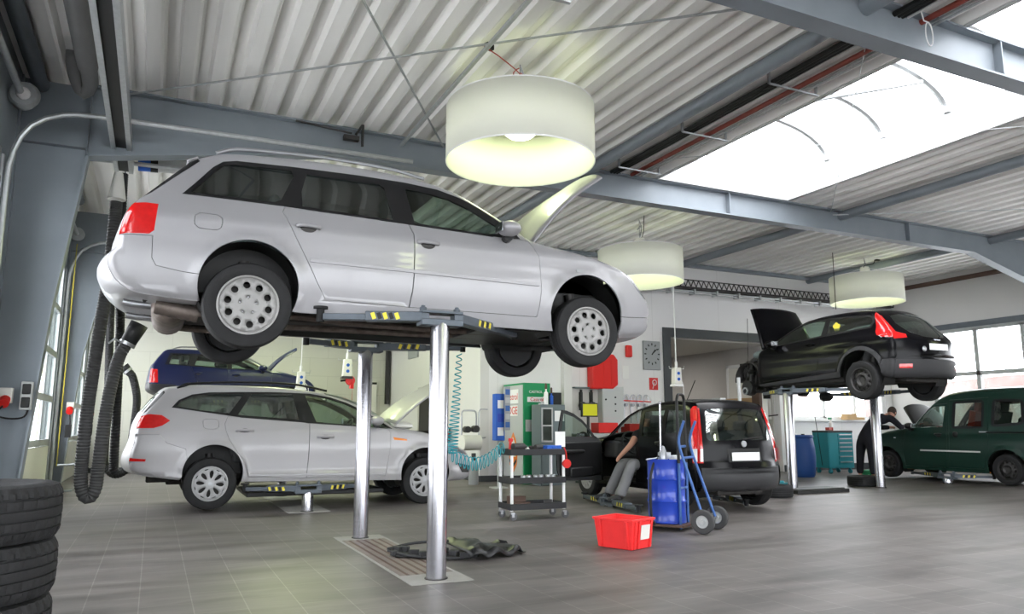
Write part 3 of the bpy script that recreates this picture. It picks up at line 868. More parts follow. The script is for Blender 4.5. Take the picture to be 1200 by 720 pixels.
# steel frames
def ibeam(b, x0, x1, y, z0, z1, w=.20, tf=.022):
    b.b2((x0,y-w/2,z1-tf),(x1,y+w/2,z1)); b.b2((x0,y-w/2,z0),(x1,y+w/2,z0+tf)); b.b2((x0,y-.008,z0+tf),(x1,y+.008,z1-tf))
def poly_i(b, xs, zl, z1, y, w=.20): # tapering lower flange
    n = len(xs)
    vs = [(x_,y-.008,z_) for x_,z_ in zip(xs,zl)]+[(x_,y-.008,z1) for x_ in xs[::-1]]
    b.prism([(x_,z_) for x_,z_ in zip(xs,zl)]+[(x_,z1) for x_ in xs[::-1]],y-.008,y+.008,'Y')
    for i in range(n-1): b.prism([(xs[i],zl[i]-.022),(xs[i+1],zl[i+1]-.022),(xs[i+1],zl[i+1]),(xs[i],zl[i])],y-w/2,y+w/2,'Y')
    b.b2((xs[0],y-w/2,z1-.022),(xs[-1],y+w/2,z1))
for y_,x0_,x1_,lab in ((4.45,-.9,XR,'grey steel roof beam nearest the camera, crossing the top right corner'),(9.6,-.9,XR,'long grey steel roof beam behind the big lamp, crossing below the roof light'),(15.5,-.9,XS,'grey steel roof beam over the lower silver estate in the left bay'),(20.6,-.9,XS,'grey steel roof beam deep in the left bay'),(-.6,-.9,XR,None)):
    b = MB(); R_ = x1_ == XR
    poly_i(b,[x0_,-.8,1.9]+([14.9,16.7,XR-.56] if R_ else [XS]),[4.20,4.22,4.66]+([4.66,4.22,3.95] if R_ else [4.66]),5.05,y_)
    for sx in ([-.52,8.55,13.0] if y_ != 4.45 else [7.6,-.52]): b.b2((sx-.008,y_-.095,4.40 if sx<0 else 4.67),(sx+.008,y_+.095,5.03))
    o = b.build('roof_beam','beam_paint',smooth=0)
    tag(o,lab or 'grey steel roof beam behind the camera','beam')
b = MB(); b.b2((XS+.2,YB-.14,4.97),(XR-.01,YB-.005,5.05)); tag(b.build('edge_angle','beam_paint',smooth=0),'thin grey steel angle where the ribbed roof meets the white back wall','beam')
# tapered columns on the left, in line with each beam
for y_,lab in ((9.6,'wide grey tapered steel column by the left wall, behind the tyre stack'),(15.5,'grey steel column between the middle and farthest glazed doors'),(4.45,None)):
    b = MB()
    k_ = -.13 if y_ > 15 else 0
    xs = [(-1.30+k_,0),(-1.12+k_,2.4),(-.90,4.2)]
    b.prism([(XL,.02),(-1.30+k_,.02),(-1.12+k_,2.4),(-.90,4.2),(-.9,5.03),(XL,5.03)],y_-.008,y_+.008,'Y')
    for (xa,za),(xb,zb) in zip(xs,xs[1:]): b.prism([(xa,za),(xa+.022,za),(xb+.022,zb),(xb,zb)],y_-.10,y_+.10,'Y')
    b.b2((XL,y_-.10,0),(XL+.022,y_+.10,5.03)); b.b2((XL,y_-.12,0),(-1.22,y_+.12,.02))
    b.b2((XL+.03,y_-.1,4.27),(-.92,y_+.1,4.29)); b.b2((-.91,y_-.1,4.2),(-.902,y_+.1,5.03))
    tag(b.build('steel_column','beam_paint',smooth=0),lab or 'grey steel column beside the camera','column')
for y_,lab in ((9.6,'grey steel column at the far right wall between windows'),(4.45,None)):
    b = MB(); b.prism([(XR,0),(XR-.3,0),(XR-.55,4.3),(XR-.55,5.03),(XR,5.03)],y_-.008,y_+.008,'Y'); b.prism([(XR-.3,0),(XR-.32,0),(XR-.57,4.3),(XR-.55,4.3)],y_-.1,y_+.1,'Y')
    tag(b.build('steel_column','beam_paint',smooth=0),lab or 'grey steel column against the right wall','column')
# purlins (along Y)
for x_,lab in ((5.72,'grey round roof purlin beside the cable tray'),(11.25,'grey round roof purlin to the right of the roof light'),(-1.42,'dark eaves purlin along the top of the left wall'),(15.6,None)):
    b = MB(); b.tube([(x_,YF,ZC-.09),(x_,YB,ZC-.09)],.085,12)
    tag(b.build('purlin','beam_paint' if x_ > 0 else 'beam_dark'),lab or 'grey round roof purlin nearest the right wall','purlin')
# cable tray beside the roof light
b = MB()
for dx,r_ in ((0,.028),(.06,.025),(.11,.022)): b.tube([(6.12+dx,YF,ZC-.06),(6.12+dx,9.4,ZC-.06)],r_,8)
tag(b.build('cable_bundle','black'),'thick black cable bundle under the roof beside the roof light','cable')
b = MB(); b.tube([(6.31,YF,ZC-.05),(6.31,9.4,ZC-.05)],.012,6); tag(b.build('conduit','cable_white'),'thin white conduit between the black cables and the red pipe','pipe')
b = MB(); b.tube([(6.50,YF,ZC-.05),(6.50,9.4,ZC-.05)],.030,10); tag(b.build('conduit','pipe_red'),'dark red pipe under the roof beside the roof light','pipe')
b = MB()
for dx in (6.62,6.68): b.tube([(dx,YF,ZC-.04),(dx,9.4,ZC-.04)],.014,6)
tag(b.build('conduit','galv'),'pair of thin grey conduits between the red pipe and the roof light','pipe')
for k,y_ in enumerate((4.9,5.95,7.5,9.0,2.5)):
    b = MB(); b.tube([(6.0,y_,ZC-.13),(6.75,y_,ZC-.13)],.014,6); b.box((6.0,y_,ZC-.06),(.02,.03,.14)); b.box((6.72,y_,ZC-.06),(.02,.03,.14))
    tag(b.build('pipe_bracket','steel'),'thin steel bracket carrying the pipes beside the roof light','bracket','brackets under the roof pipes')
# wind bracing and thin cables
def rod(name,a,c,r,lab,cat,mat='galv'):
    b = MB(); n = 12; b.tube([tuple(a[i]+(c[i]-a[i])*k/n for i in range(3)) for k in range(n+1)],r,6); return tag(b.build(name,mat),lab,cat)
rod('bracing_rod',(-.6,9.45,4.95),(5.05,4.6,4.95),.013,'long thin bracing rod crossing the ceiling to the left of the big lamp','rod')
rod('bracing_rod',(.4,4.55,4.95),(3.4,9.45,4.97),.013,'thin bracing rod running from the upper frame edge down towards the big lamp','rod')
rod('ceiling_conduit',(2.79,4.6,4.90),(2.79,9.45,4.90),.028,'straight grey conduit from the upper frame edge down to the long beam','pipe')
rod('steel_cable',(6.40,8.45,4.93),(9.95,5.4,4.93),.006,'thin steel cable across the lower part of the roof light','cable')
rod('steel_cable',(10.9,9.5,4.98),(6.3,4.9,5.0),.005,'thin steel cable from the purlin up across the roof light','cable')
rod('steel_cable',(10.95,9.5,4.93),(14.5,7.3,4.93),.008,'thin steel cable across the ribs right of the roof light','cable')
rod('hanging_cable',(13.62,11.9,5.0),(13.60,11.9,3.7),.009,'thin dark cable hanging beside the lamp over the black hatchback','cable','black')
rod('air_line',(11.75,11.0,1.68),(13.0,12.0,.30),.007,'thin dark hose slanting down from the right lift to the teal tool chest','hose','black')
b = MB(); b.tube([(1.38,9.40,4.98),(2.10,9.40,4.93)],.014,6); b.b2((2.0,9.38,4.84),(2.2,9.46,4.90)); tag(b.build('spring_bar','steel_dark'),'short dark spring bar fixed along the long beam left of the big lamp','bar')
b = MB(); b.box((2.25,9.42,4.93),(.03,.03,.30)); b.box((2.20,9.42,5.0),(.03,.03,.16),tilt=(.5,'Y')); tag(b.build('beam_bracket','steel_dark'),'small dark hooked bracket standing up from the long beam','bracket')
# light pendants -------------------------------------------------------
def lamp(x,y,zb,lab,R=.80,H=.62,power=34):
    t = thing('pendant_lamp',lab,'lamp',(x,y,zb))
    b = MB(); b.lathe([(R,0),(R,H)],72); b.build('lamp_shade','shade',t,smooth=60,solid=(.008,0))
    b = MB(); b.lathe([(R-.004,0.0),(R+.006,-.004),(R+.006,.014),(R-.004,.014)],72); b.lathe([(R-.004,H-.012),(R+.006,H-.012),(R+.006,H),(R-.004,H)],72); b.build('shade_rim','white',t)
    b = MB(); b.lathe([(.42,H-.02),(R-.01,H-.02)],72); b.build('top_panel','shade',t,smooth=60,solid=(.008,0))
    b = MB(); b.lathe([(0,H-.10),(.12,H-.10),(.21,H-.12),(.23,H-.02),(.11,H+.03),(.11,H+.20),(.09,H+.24),(0,H+.24)],32); b.build('lamp_housing','offwhite',t,smooth=40)
    b = MB(); b.lathe([(0,H-.34),(.13,H-.32),(.20,H-.26),(.22,H-.18),(.20,H-.13),(0,H-.13)],28); b.build('bulb','bulb',t,smooth=60)
    b = MB()
    for k in range(3):
        a = 2*PI*k/3+.4; b.tube([(.10*cos(a),.10*sin(a),H+.2),(R*.96*cos(a),R*.96*sin(a),H-.01)],.006,5)
    b.tube([(0,0,H+.22),(0,0,ZC-zb)],.008,6)
    b.tube(crom([(0,0,ZC-zb-.02),(.05,.02,ZC-zb-.12),(-.03,.03,ZC-zb-.2),(.04,-.02,ZC-zb-.12),(0,0,H+.22)],.03),.010,6)
    b.build('suspension','steel',t)
    l = bpy.data.lights.new('lamp_light','POINT'); l.energy = power; l.color = (.88,1.,.50); l.shadow_soft_size = .20
    lo = bpy.data.objects.new('lamp_light',l); COL.objects.link(lo); lo.parent = t; lo.location = (0,0,H-.42)
    return t
lamp(3.39,6.98,3.93,'biggest drum lamp, hanging above the open bonnet of the raised silver estate',power=46)
lamp(8.2,11.65,3.82,'white drum lamp partly behind the nose of the raised silver estate')
lamp(14.95,12.17,3.98,'white drum lamp hanging above the raised black hatchback')
lamp(3.4,.8,3.93,'unseen drum lamp added for fill behind the camera')  # this lamp and the next two are unseen, added as fill
lamp(8.6,.8,3.93,'unseen drum lamp added for fill behind the camera on the right')
lamp(15.0,5.0,3.93,'unseen drum lamp added for fill beyond the right edge of the picture')
lamp(2.6,12.6,3.9,'drum lamp hidden behind the raised silver estate',power=170)
lamp(2.6,17.6,3.9,'drum lamp deep in the left bay, hidden behind the raised estate',power=230)
# red looping cable with black plug by the big lamp
b = MB(); b.tube(crom([(2.83,6.6,5.0),(2.78,6.55,4.93),(2.9,6.5,4.84),(3.15,6.62,4.80),(3.35,6.85,4.86),(3.38,6.95,4.95),(3.33,6.98,4.85),(3.28,6.92,4.92),(3.36,6.95,5.0)],.05),.006,6)
o = tag(b.build('power_cable','cable_red'),'thin red cable looping from a black plug to the big lamp','cable'); b = MB(); b.box((2.86,6.62,4.98),(.10,.06,.06),.4); b.build('plug','black',o,bevel=.008)
b = MB(); b.tube(crom([(8.0,11.2,5.0),(7.95,11.15,4.85),(8.05,11.3,4.75),(8.2,11.55,4.72),(8.16,11.6,4.6),(8.2,11.62,4.5)],.05),.008,6); tag(b.build('power_cable','black'),'thin dark cable curling above the lamp behind the silver estate nose','cable')
b = MB(); b.tube(crom([(15.1,12.0,5.0),(15.05,12.0,4.9),(14.85,12.1,4.85),(14.95,12.17,4.75)],.05),.01,6); b.box((15.2,12.0,5.0),(.12,.05,.03)); tag(b.build('power_cable','black'),'thin dark cable curling above the lamp over the black hatchback','cable')
# coiled cable on the near beam
b = MB(); q = [(6.28+.004*i,4.31,5.16-.014*i) for i in range(18)]
b.tube(q+[(6.41+.05*cos(t),4.31,4.80+.12*sin(t)) for t in [PI/2-.3*i for i in range(44)]],.006,6); tag(b.build('coiled_cable','cable_white'),'thin white cable coil hanging on the nearest roof beam','cable')
# corrugated cable tray truss on the white wall, pipes below
b = MB(); b.b2((8.9,14.05,4.36),(18.3,14.30,4.40))
for k in range(60): b.tube([(9.0+k*.155,14.05,4.40),(9.07+k*.155,14.05,4.56)],.012,4); b.tube([(9.07+k*.155,14.05,4.56),(9.155+k*.155,14.05,4.40)],.012,4)
b.tube([(8.9,14.05,4.56),(18.3,14.05,4.56)],.014,5)
tag(b.build('cable_tray','steel_dark',smooth=0),'dark lattice cable tray along the top of the white back wall','cable tray')
b = MB()
for z_,r_ in ((4.30,.022),(4.24,.015)): b.tube([(8.9,14.1,z_),(18.3,14.1,z_)],r_,8)
for k in range(14): b.box((9.4+k*.68,14.15,4.29),(.05,.2,.12))
tag(b.build('conduit','galv'),'bright conduits clipped beneath the dark lattice cable tray','pipe')
b = MB(); b.tube([(18.38,8,4.86),(18.38,14.2,4.86)],.06,8); tag(b.build('conduit','brown_frame'),'brown pipe along the top of the right wall','pipe')
b = MB(); b.tube(crom([(17.0,14.35,4.15),(18.0,14.35,4.15),(18.25,14.35,4.2),(18.25,14.35,4.3),(18.0,14.35,4.33)],.1),.03,8); tag(b.build('conduit','galv'),'short bent pipe on the wall beside the lamp over the black hatchback','pipe')
# exhaust extraction rail, duct and fan on the left
b = MB(); b.b2((-.67,1.2,4.34),(-.655,10.5,4.52)); b.b2((-.47,1.2,4.34),(-.455,10.5,4.52)); b.b2((-.67,1.2,4.51),(-.455,10.5,4.525)); b.b2((-.67,1.2,4.335),(-.62,10.5,4.35)); b.b2((-.505,1.2,4.335),(-.455,10.5,4.35))
for y_ in (2,4.45,7,9.6): b.b2((-.60,y_-.02,4.52),(-.53,y_+.02,4.66 if y_ in (4.45,9.6) else 5.05))
o = tag(b.build('extraction_rail','galv',smooth=0),'galvanised exhaust extraction rail running overhead on the left','rail')
b = MB(); b.b2((-.625,1.2,4.36),(-.50,10.5,4.37)); b.build('rubber_seal','black',o,smooth=0)
b = MB(); b.tube([(-.88,YF,4.86),(-.88,8.6,4.86)],.10,18); b.tube(crom([(-.88,8.5,4.86),(-.88,8.95,4.84),(-.94,9.1,4.78),(-1.0,9.0,4.86),(-1.02,8.75,4.95),(-1.02,8.7,5.05)],.05),.085,14)
tag(b.build('ventilation_duct','duct_grey'),'round grey ventilation duct with bend beside the extraction rail','duct')
t = thing('extraction_fan','blue and grey round extraction fan behind the rail above the raised estate tail','fan',(-.42,10.75,4.57))
b = MB(); b.cyl((0,0,0),(.15,0,.01),.10,24); b.build('fan_collar','blue_plastic',t)
b = MB(); b.cyl((.15,0,.01),(.24,0,.015),.105,24); b.build('fan_ring','black',t)
b = MB(); b.cyl((.24,0,.015),(.74,0,.05),.10,24); b.build('fan_housing','grey_light',t)
b = MB(); b.tube([(-.9,0,.02),(0,0,0)],.012,6); b.tube([(-.14,0,.25),(-.14,0,-.2)],.01,6); b.build('fan_mount','galv',t)
# hoses
def ribbed(pts, r, mat, lab, nozzle=None, top=None):
    q = crom(pts,.017); t = thing('exhaust_hose',lab,'hose',(0,0,0))
    b = MB(); b.tube(q,r,22,rfun=lambda i: r*(1.0 if i%2 else .88)); b.build('hose_tube',mat,t,smooth=20)
    if nozzle:
        a,c,rr = nozzle; b = MB(); b.cyl(a,c,rr*.85,20,r2=rr,caps=False); o = b.build('nozzle','hose_black',t,solid=(.01,-1))
        b = MB(); d = (Vector(c)-Vector(a)).normalized(); p = Vector(a)+d*.02; b.cyl(p-d*.03,p+d*.01,rr*.92,20); b.tube([p+Vector((-.06,-.06,0)),p+Vector((-.14,-.08,.04)),p+Vector((-.20,-.08,-.02))],.012,6); b.build('hose_clamp','steel',t)
    if top: b = MB(); b.cyl(top,(top[0],top[1],top[2]+.34),.105,18,r2=.05); b.build('hose_trolley','offwhite',t)
    return t
ribbed([(-.60,10.15,3.85),(-.61,10.15,3.0),(-.66,10.1,2.2),(-.71,10.1,1.3),(-.72,10.1,.60),(-.70,10.1,.42),(-.655,10.1,.32),(-.60,10.1,.32),(-.56,10.1,.42),(-.55,10.1,.62),(-.525,10.12,1.2),(-.49,10.15,1.6),(-.43,10.18,1.95),(-.36,10.2,2.12)],.075,'hose_grey','thick ribbed grey exhaust hose looping almost to the floor',nozzle=((-.36,10.2,2.10),(-.24,10.2,2.36),.105),top=(-.60,10.15,3.88))
ribbed([(-.56,10.42,4.3),(-.52,10.4,3.0),(-.46,10.4,2.4),(-.42,10.4,1.3),(-.40,10.4,.62),(-.36,10.4,.55)],.055,'hose_black','straight black hose hanging just behind the thick grey one')
ribbed([(-.85,14.9,3.6),(-.80,14.9,2.6),(-.74,14.9,1.3),(-.72,14.9,.5),(-.55,14.9,.30),(-.36,14.9,.42),(-.32,14.9,1.0),(-.30,14.9,1.6),(-.40,14.9,2.0),(-.50,14.9,2.10)],.07,'hose_black','black exhaust hose with raised nozzle against the pale back wall',nozzle=((-.47,14.9,2.08),(-.55,14.9,2.16),.09))
# objects on the left
t = thing('wall_socket','red and white power socket with black lead on the grey column','socket',(-1.42,9.45,1.44))
b = MB(); b.box((0,-.02,0),(.12,.10,.16)); b.build('socket_box','offwhite',t,bevel=.01); b = MB(); b.cyl((0,-.06,-.04),(0,-.14,-.09),.05,14); b.build('socket_cap','red',t)
b = MB(); b.tube(crom([(0,-.12,-.10),(-.05,-.14,-.20),(.05,-.1,-.24),(.18,-.05,-.22),(.21,0,-.10)],.03),.010,6); b.build('lead','black',t)
t = thing('switch_box','grey double switch box beside the red socket on the grey column','switch',(-1.24,9.46,1.44))
b = MB(); b.box((0,-.02,0),(.11,.08,.30)); b.build('switch_body','grey_light',t,bevel=.012)
for z_ in (-.07,.07): b = MB(); b.box((0,-.065,z_),(.08,.02,.11)); b.build('switch_button','black',t,bevel=.01)
for y_,lab in ((15.32,'red and white power socket on the column between the glazed doors'),(20.4,'red and white power socket by the farthest glazed door')):
    t = thing('wall_socket',lab,'socket',(-1.34,y_,1.46))
    b = MB(); b.box((0,-.02,0),(.12,.10,.16)); b.build('socket_box','offwhite',t,bevel=.01); b = MB(); b.cyl((0,-.06,-.04),(0,-.14,-.09),.055,14); b.build('socket_cap','red',t)
    b = MB(); b.tube(crom([(0,-.1,-.1),(.02,-.08,-.3),(-.02,-.06,-.4)],.05),.01,6); b.box((0,-.05,-.42),(.09,.07,.22)); b.build('switch_box','black',t)
t = thing('rotary_lamp','round clear lamp with cage high on the grey column','lamp',(-1.46,8.9,4.55))
b = MB(); b.lathe([(0,-.05),(.12,-.05),(.15,0),(.12,.06),(0,.08)],24,axis='Y'); b.build('lamp_body','galv',t); b = MB(); b.sphere((0,-.06,0),.07,14); b.build('lamp_glass','lens_clear',t)
rod('bracket_shelf',(-1.35,14.2,.5),(-.95,14.2,.52),.02,'small metal peg low by the middle glazed door','bracket')

# ------------------------------------------------------------------ open bonnets
def hood_panel(root, hinge, tip, w0, w1, bulge, mat, under, ribs=False, thick=.02, label=None, name='bonnet', dish=.05, rnd=.10, ex=2.2):
    hx,hz = hinge; tx,tz = tip; L = math.hypot(tx-hx,tz-hz); dx,dz = (tx-hx)/L,(tz-hz)/L; nx,nz = -dz,dx  # outer side faces back and up
    b = MB(); NU,NT = 18,16; vs = []
    for i in range(NU+1):
        u = i/NU; w = w0+(w1-w0)*u**ex
        for j in range(NT+1):
            t = -1+2*j/NT
            off = bulge*sin(PI*min(1,u*1.02))*1.0+dish*(1-abs(t)**2.4)
            uu = u*(1-rnd*abs(t)**3*u)
            x_ = hx+dx*L*uu+nx*off; z_ = hz+dz*L*uu+nz*off
            vs.append((x_,t*w,z_))
    fs = [(i*(NT+1)+j,i*(NT+1)+j+1,(i+1)*(NT+1)+j+1,(i+1)*(NT+1)+j) for i in range(NU) for j in range(NT)]
    b.add(vs,fs); o = b.build(name, mat, root, smooth=60, recalc=False)
    # outer normals must face (nx,nz)
    n = o.data.polygons[NU*NT//2].normal
    if n.x*nx+n.z*nz < 0:
        bm = bmesh.new(); bm.from_mesh(o.data); bmesh.ops.reverse_faces(bm, faces=bm.faces); bm.to_mesh(o.data); bm.free()
    o.data.materials.append(M[under])
    md = o.modifiers.new('solid','SOLIDIFY'); md.thickness = thick; md.offset = -1; md.material_offset = 1; md.material_offset_rim = 0
    if label: o['label'] = label
    return o
def engine_block(root, x, z, w, mat='underbody', h=.25):
    b = MB(); random.seed(int(abs(x*100)))
    b.b2((x-.32,-w,z-.25),(x+.36,w,z))
    for k in range(9):
        cx = x+random.uniform(-.25,.3); cy = random.uniform(-w*.8,w*.8); b.box((cx,cy,z+.03),(random.uniform(.08,.25),random.uniform(.08,.3),random.uniform(.08,.16)),random.random())
    b.build('engine', mat, root, bevel=.01, smooth=40)

# ================================================================== silver estate on the raised lift
A6 = dict(name='estate_car', label='silver estate car raised high on the nearest chrome-post lift, bonnet open', loc=(2.0,6.60,1.80),
 hw=.86, zh=1.35, xr=-2.4, xf=2.3, paint='silver_paint', flare=.02, er=.055,
 path=[('bump',[(-1.774,.218),(-2.038,.240),(-2.20,.264),(-2.31,.335),(-2.368,.44),(-2.362,.52),(-2.31,.575)]),
       ('gate',[(-2.315,.65),(-2.29,.79),(-2.245,.90),(-2.17,.985)]),('glass',[(-2.02,1.16),(-1.88,1.325)]),
       ('roof',[(-1.80,1.375),(-1.65,1.425),(-1.41,1.452),(-.9,1.475),(-.45,1.470),(-.1,1.445),(.12,1.412)]),
       ('screen',[(.25,1.375),(.40,1.312),(.585,1.204),(.768,1.084),(.93,.965)]),
       ('hood',[(1.10,.930),(1.40,.885),(1.65,.832),(1.85,.775),(2.00,.700)]),
       ('nose',[(2.09,.60),(2.155,.52),(2.20,.44),(2.205,.33),(2.18,.22),(2.11,.165),(1.873,.135)])],
 tailtags=('bump','gate','glass'),
 crown=dict(bump=(-.10,0,2.6),gate=(-.05,.0,3),glass=(-.05,.04,2.6),roof=(0,.045,2.4),screen=(.13,.05,2.4),hood=(.02,.05,2.4),nose=(.14,0,2.4)),
 arches=[(-1.43,.335,.355),(1.465,.300,.375)], sill=(.175,.150),
 shape=lambda x,z: .010*math.exp(-((z-.845)/.04)**2)-.008*math.exp(-((z-.66)/.10)**2)+(.012 if z < .285 else 0),
 regions=[
  dict(name='quarter_window',kind='glass',mat='dark_glass',depth=-.006,poly=[(-1.865,1.035),(-1.80,1.12),(-1.70,1.255),(-1.64,1.315),(-1.55,1.335),(-1.14,1.352),(-1.12,1.30),(-1.22,1.06),(-1.27,1.032)]),
  dict(name='rear_side_window',kind='glass',mat='dark_glass',depth=-.006,poly=[(-1.015,1.335),(-.42,1.335),(-.375,1.30),(-.33,.998),(-1.06,1.025),(-1.062,1.16)]),
  dict(name='front_side_window',kind='glass',mat='car_glass',depth=-.006,poly=[(-.19,1.325),(-.058,1.319),(.193,1.278),(.38,1.199),(.613,1.055),(.60,.985),(.52,.968),(-.148,.992)]),
  dict(name='window_frame',kind='trim',mat='trim_black',depth=.001,poly=[(-1.925,1.012),(-1.84,1.12),(-1.72,1.285),(-1.65,1.345),(-1.55,1.368),(-1.1,1.385),(-.6,1.392),(-.2,1.386),(.1,1.362),(.32,1.305),(.50,1.215),(.66,1.105),(.795,.99),(.82,.955),(.533,.950),(-.32,.978),(-1.2,1.003)]),
  dict(name='rear_window_edge',kind='trim',mat='trim_black',depth=.002,poly=[(-2.30,.95),(-2.165,.975),(-2.13,1.00),(-1.815,1.325),(-1.83,1.36),(-2.0,1.5),(-2.3,1.2)]),
  dict(name='tail_lamp',kind='lamp',mat='lens_red',poly=[(-2.325,.885),(-2.24,.912),(-2.075,.905),(-2.09,.70),(-2.12,.672),(-2.33,.662)]),
  dict(name='headlamp',kind='lamp',mat='lens_grey',poly=[(1.91,.735),(1.99,.72),(2.20,.60),(2.20,.50),(2.11,.515),(2.03,.585)]),
  dict(name='fuel_flap',kind='panel',mat='silver_paint',side=-1,round=True,poly=[(-1.83,.84),(-1.80,.865),(-1.67,.86),(-1.64,.835),(-1.645,.765),(-1.67,.742),(-1.80,.745),(-1.83,.77)]),
  dict(name='rear_door',kind='panel',mat='silver_paint',poly=[(-1.195,1.000),(-1.213,.955),(-1.12,.76),(-1.024,.576),(-.94,.41),(-.868,.283),(-.198,.268),(-.176,.40),(-.168,.552),(-.166,.72),(-.168,.88),(-.201,.974),(-.32,.978)]),
  dict(name='front_door',kind='panel',mat='silver_paint',poly=[(-.201,.974),(-.168,.88),(-.166,.72),(-.168,.552),(-.176,.40),(-.198,.268),(.962,.262),(.985,.36),(.995,.48),(.992,.64),(.981,.801),(.90,.944),(.82,.951),(.533,.950)]),
  dict(name='rear_bumper',kind='panel',mat='silver_paint',poly=[(-2.45,.655),(-2.095,.662),(-2.09,.50),(-2.061,.448),(-1.90,.418),(-1.74,.40),(-1.70,.10),(-2.45,.10)]),
  dict(name='front_bumper',kind='panel',mat='silver_paint',poly=[(1.835,.32),(2.10,.335),(2.35,.345),(2.35,.05),(1.80,.05)]),
 ],
 strips=[(.578,.545,-1.0,.97,'silver_paint','door_moulding',0)],
 handles=[(-1.02,.845,.17),(-.05,.815,.17)], mirror=(.655,1.0), wheel=(.318,.222,.20,'holes10','alloy'), wheels=[(-1.43,.205),(1.475,.165)], steer=.0,
 under_dz=.05, seats=[(.10,.36,.50,'seat_fabric'),(.10,-.36,.50,'seat_fabric')], rear_seat=(-.85,.50), dash=(.80,.93), hood_open=True,
 rails=[([(-1.70,1.435,.02,.03),(-1.55,1.49,.04,.04),(-.9,1.525,.06,.04),(-.3,1.510,.06,.04),(.0,1.465,.04,.03)],)])
r, Wc, bp, made, z2s = build_car(A6)
hood_panel(r, (.97,.95), (1.86,1.80), .72, .64, .055, 'silver_paint', 'silver_paint', dish=.07)
engine_block(r, 1.5, .80, .5)
# underfloor pipes, silencer, tow eye
for y_ in (-1,1):
    b = MB(); b.tube(crom([(1.0,y_*.15,.20),(.2,y_*.20,.19),(-.6,y_*.25,.20),(-1.0,y_*.35,.21),(-1.45,y_*.50,.17),(-1.8,y_*.52,.17),(-2.05,y_*.50,.20)],.05),.033,10); b.build('exhaust_pipe','rust_pipe',r)
b = MB(); b.tube([(-1.75-.3*i/14,-.50,.155+.05*i/14) for i in range(15)],.06,14,rfun=lambda i:.058+.006*(i%2)); b.build('exhaust_flex','rust_pipe',r)
b = MB(); b.lathe([(0,-.45),(.10,-.45),(.13,-.40),(.13,.40),(.10,.45),(0,.45)],20,c=(-1.95,0,.22),axis='Y'); b.build('silencer','rust_pipe',r)
b = MB()
for y_ in (-.36,.36): b = MB(); b.tube([(-2.0,y_,.22),(-2.20,y_,.23),(-2.27,y_,.24)],.032,12); b.build('tailpipe','steel',r)
b = MB(); b.tube(crom([(.12,.0,1.52),(.08,.0,1.60),(.07,.0,1.64)],.02),.007,6,rfun=lambda i:.009-.001*i); b.box((.125,0,1.505),(.06,.03,.02)); b.build('aerial','black',r)
b = MB(); b.box((-1.865,0,1.352),(.09,1.12,.022),tilt=(-.5,'Y')); b.build('roof_spoiler','silver_paint',r,bevel=.012)
b = MB(); b.box((1.38,-Wc(1.38,.70)-.002,.705),(.07,.006,.024),0); b.build('side_badge','clock_face',r)
b = MB(); b.b2((.55,-.62,.165),(1.75,.62,.19)); b.build('undertray','trim_black',r,bevel=.01)

# ------------------------------------------------------------------ in-floor lifts with two chrome pistons
def lift(label, posts, zt, arms, rad=.075, plate=None, axis='x', flat=False):
    t = thing('car_lift', label, 'car lift', (0,0,0))
    for k,(px,py) in enumerate(posts):
        b = MB(); b.lathe([(rad*1.0,0),(rad,zt-.02),(rad*.9,zt),(0,zt)],32,c=(px,py,0)); b.build('piston','chrome',t,smooth=40)
        b = MB(); b.lathe([(rad*1.15,0),(rad*1.15,.012),(rad,.014)],32,c=(px,py,0)); b.build('piston_seal','steel_dark',t)
        s = .17
        b = MB(); dx,dy = (s,.07) if axis == 'x' else (.07,s)
        b.box((px,py,zt-.005),(dx*2,dy*2,.05)); b.box((px,py,zt+.075),(dx*2,dy*2,.022))
        for q in (-1,1):
            cx,cy = (px+q*s*.82,py) if axis == 'x' else (px,py+q*s*.82)
            b.cyl((cx,cy,zt-.03),(cx,cy,zt+.115),.028,12); b.cyl((cx,cy,zt+.115),(cx,cy,zt+.13),.018,8); b.box((cx,cy,zt+.04),(.075,.10,.055))
        b.build('arm_carrier','arm_paint',t,smooth=40,bevel=.006)
    for (k,q,ex,ey,pad) in arms:
        px,py = posts[k]; sx,sy = (px+q*s*.82,py) if axis == 'x' else (px,py+q*s*.82)
        a = Vector((sx,sy,zt+.035)); e = Vector((ex,ey,zt+.035)); L = (e-a).length; d = (e-a).normalized(); rz = math.atan2(d.y,d.x)
        b = MB(); m = a+d*(L*.28); b.box(m,(L*.56,.115,.075),rz); o = b.build('arm','arm_paint',t,bevel=.008,smooth=40)
        b = MB(); m = a+d*(L*.74); b.box(m+Vector((0,0,-.006)),(L*.46,.082,.050),rz); b.build('arm_extension','arm_paint',o,bevel=.006,smooth=40)
        b = MB(); m = a+d*(L*.56)
        n_ = Vector((-d.y,d.x,0))
        for sgn in (1,-1):
            b = MB()
            for i in range(5):
                b.cur = i%2; c_ = a+d*(L*.30+i*.045-.04)+n_*sgn*.0585; b.box(c_,(.030,.003,.052),rz,tilt=(.35,'Y'))
            b.build('warning_tape',['yellow','black'],o,smooth=0)
        b = MB(); b.cyl(e+Vector((0,0,-.045)),e+Vector((0,0,pad-.015)),.030,14); b.cyl(e+Vector((0,0,pad-.02)),e+Vector((0,0,pad)),.055,18); b.build('lifting_pad','rubber',o,smooth=40)
    return t
A6L = [(1.97,5.50),(1.97,7.79)]
lift('nearest car lift, two tall chrome pistons under the raised silver estate', A6L, 1.92, [(0,-1,1.10,5.78,.075),(0,1,2.95,6.20,.06),(1,-1,1.30,7.50,.06),(1,1,2.95,7.50,.06)])
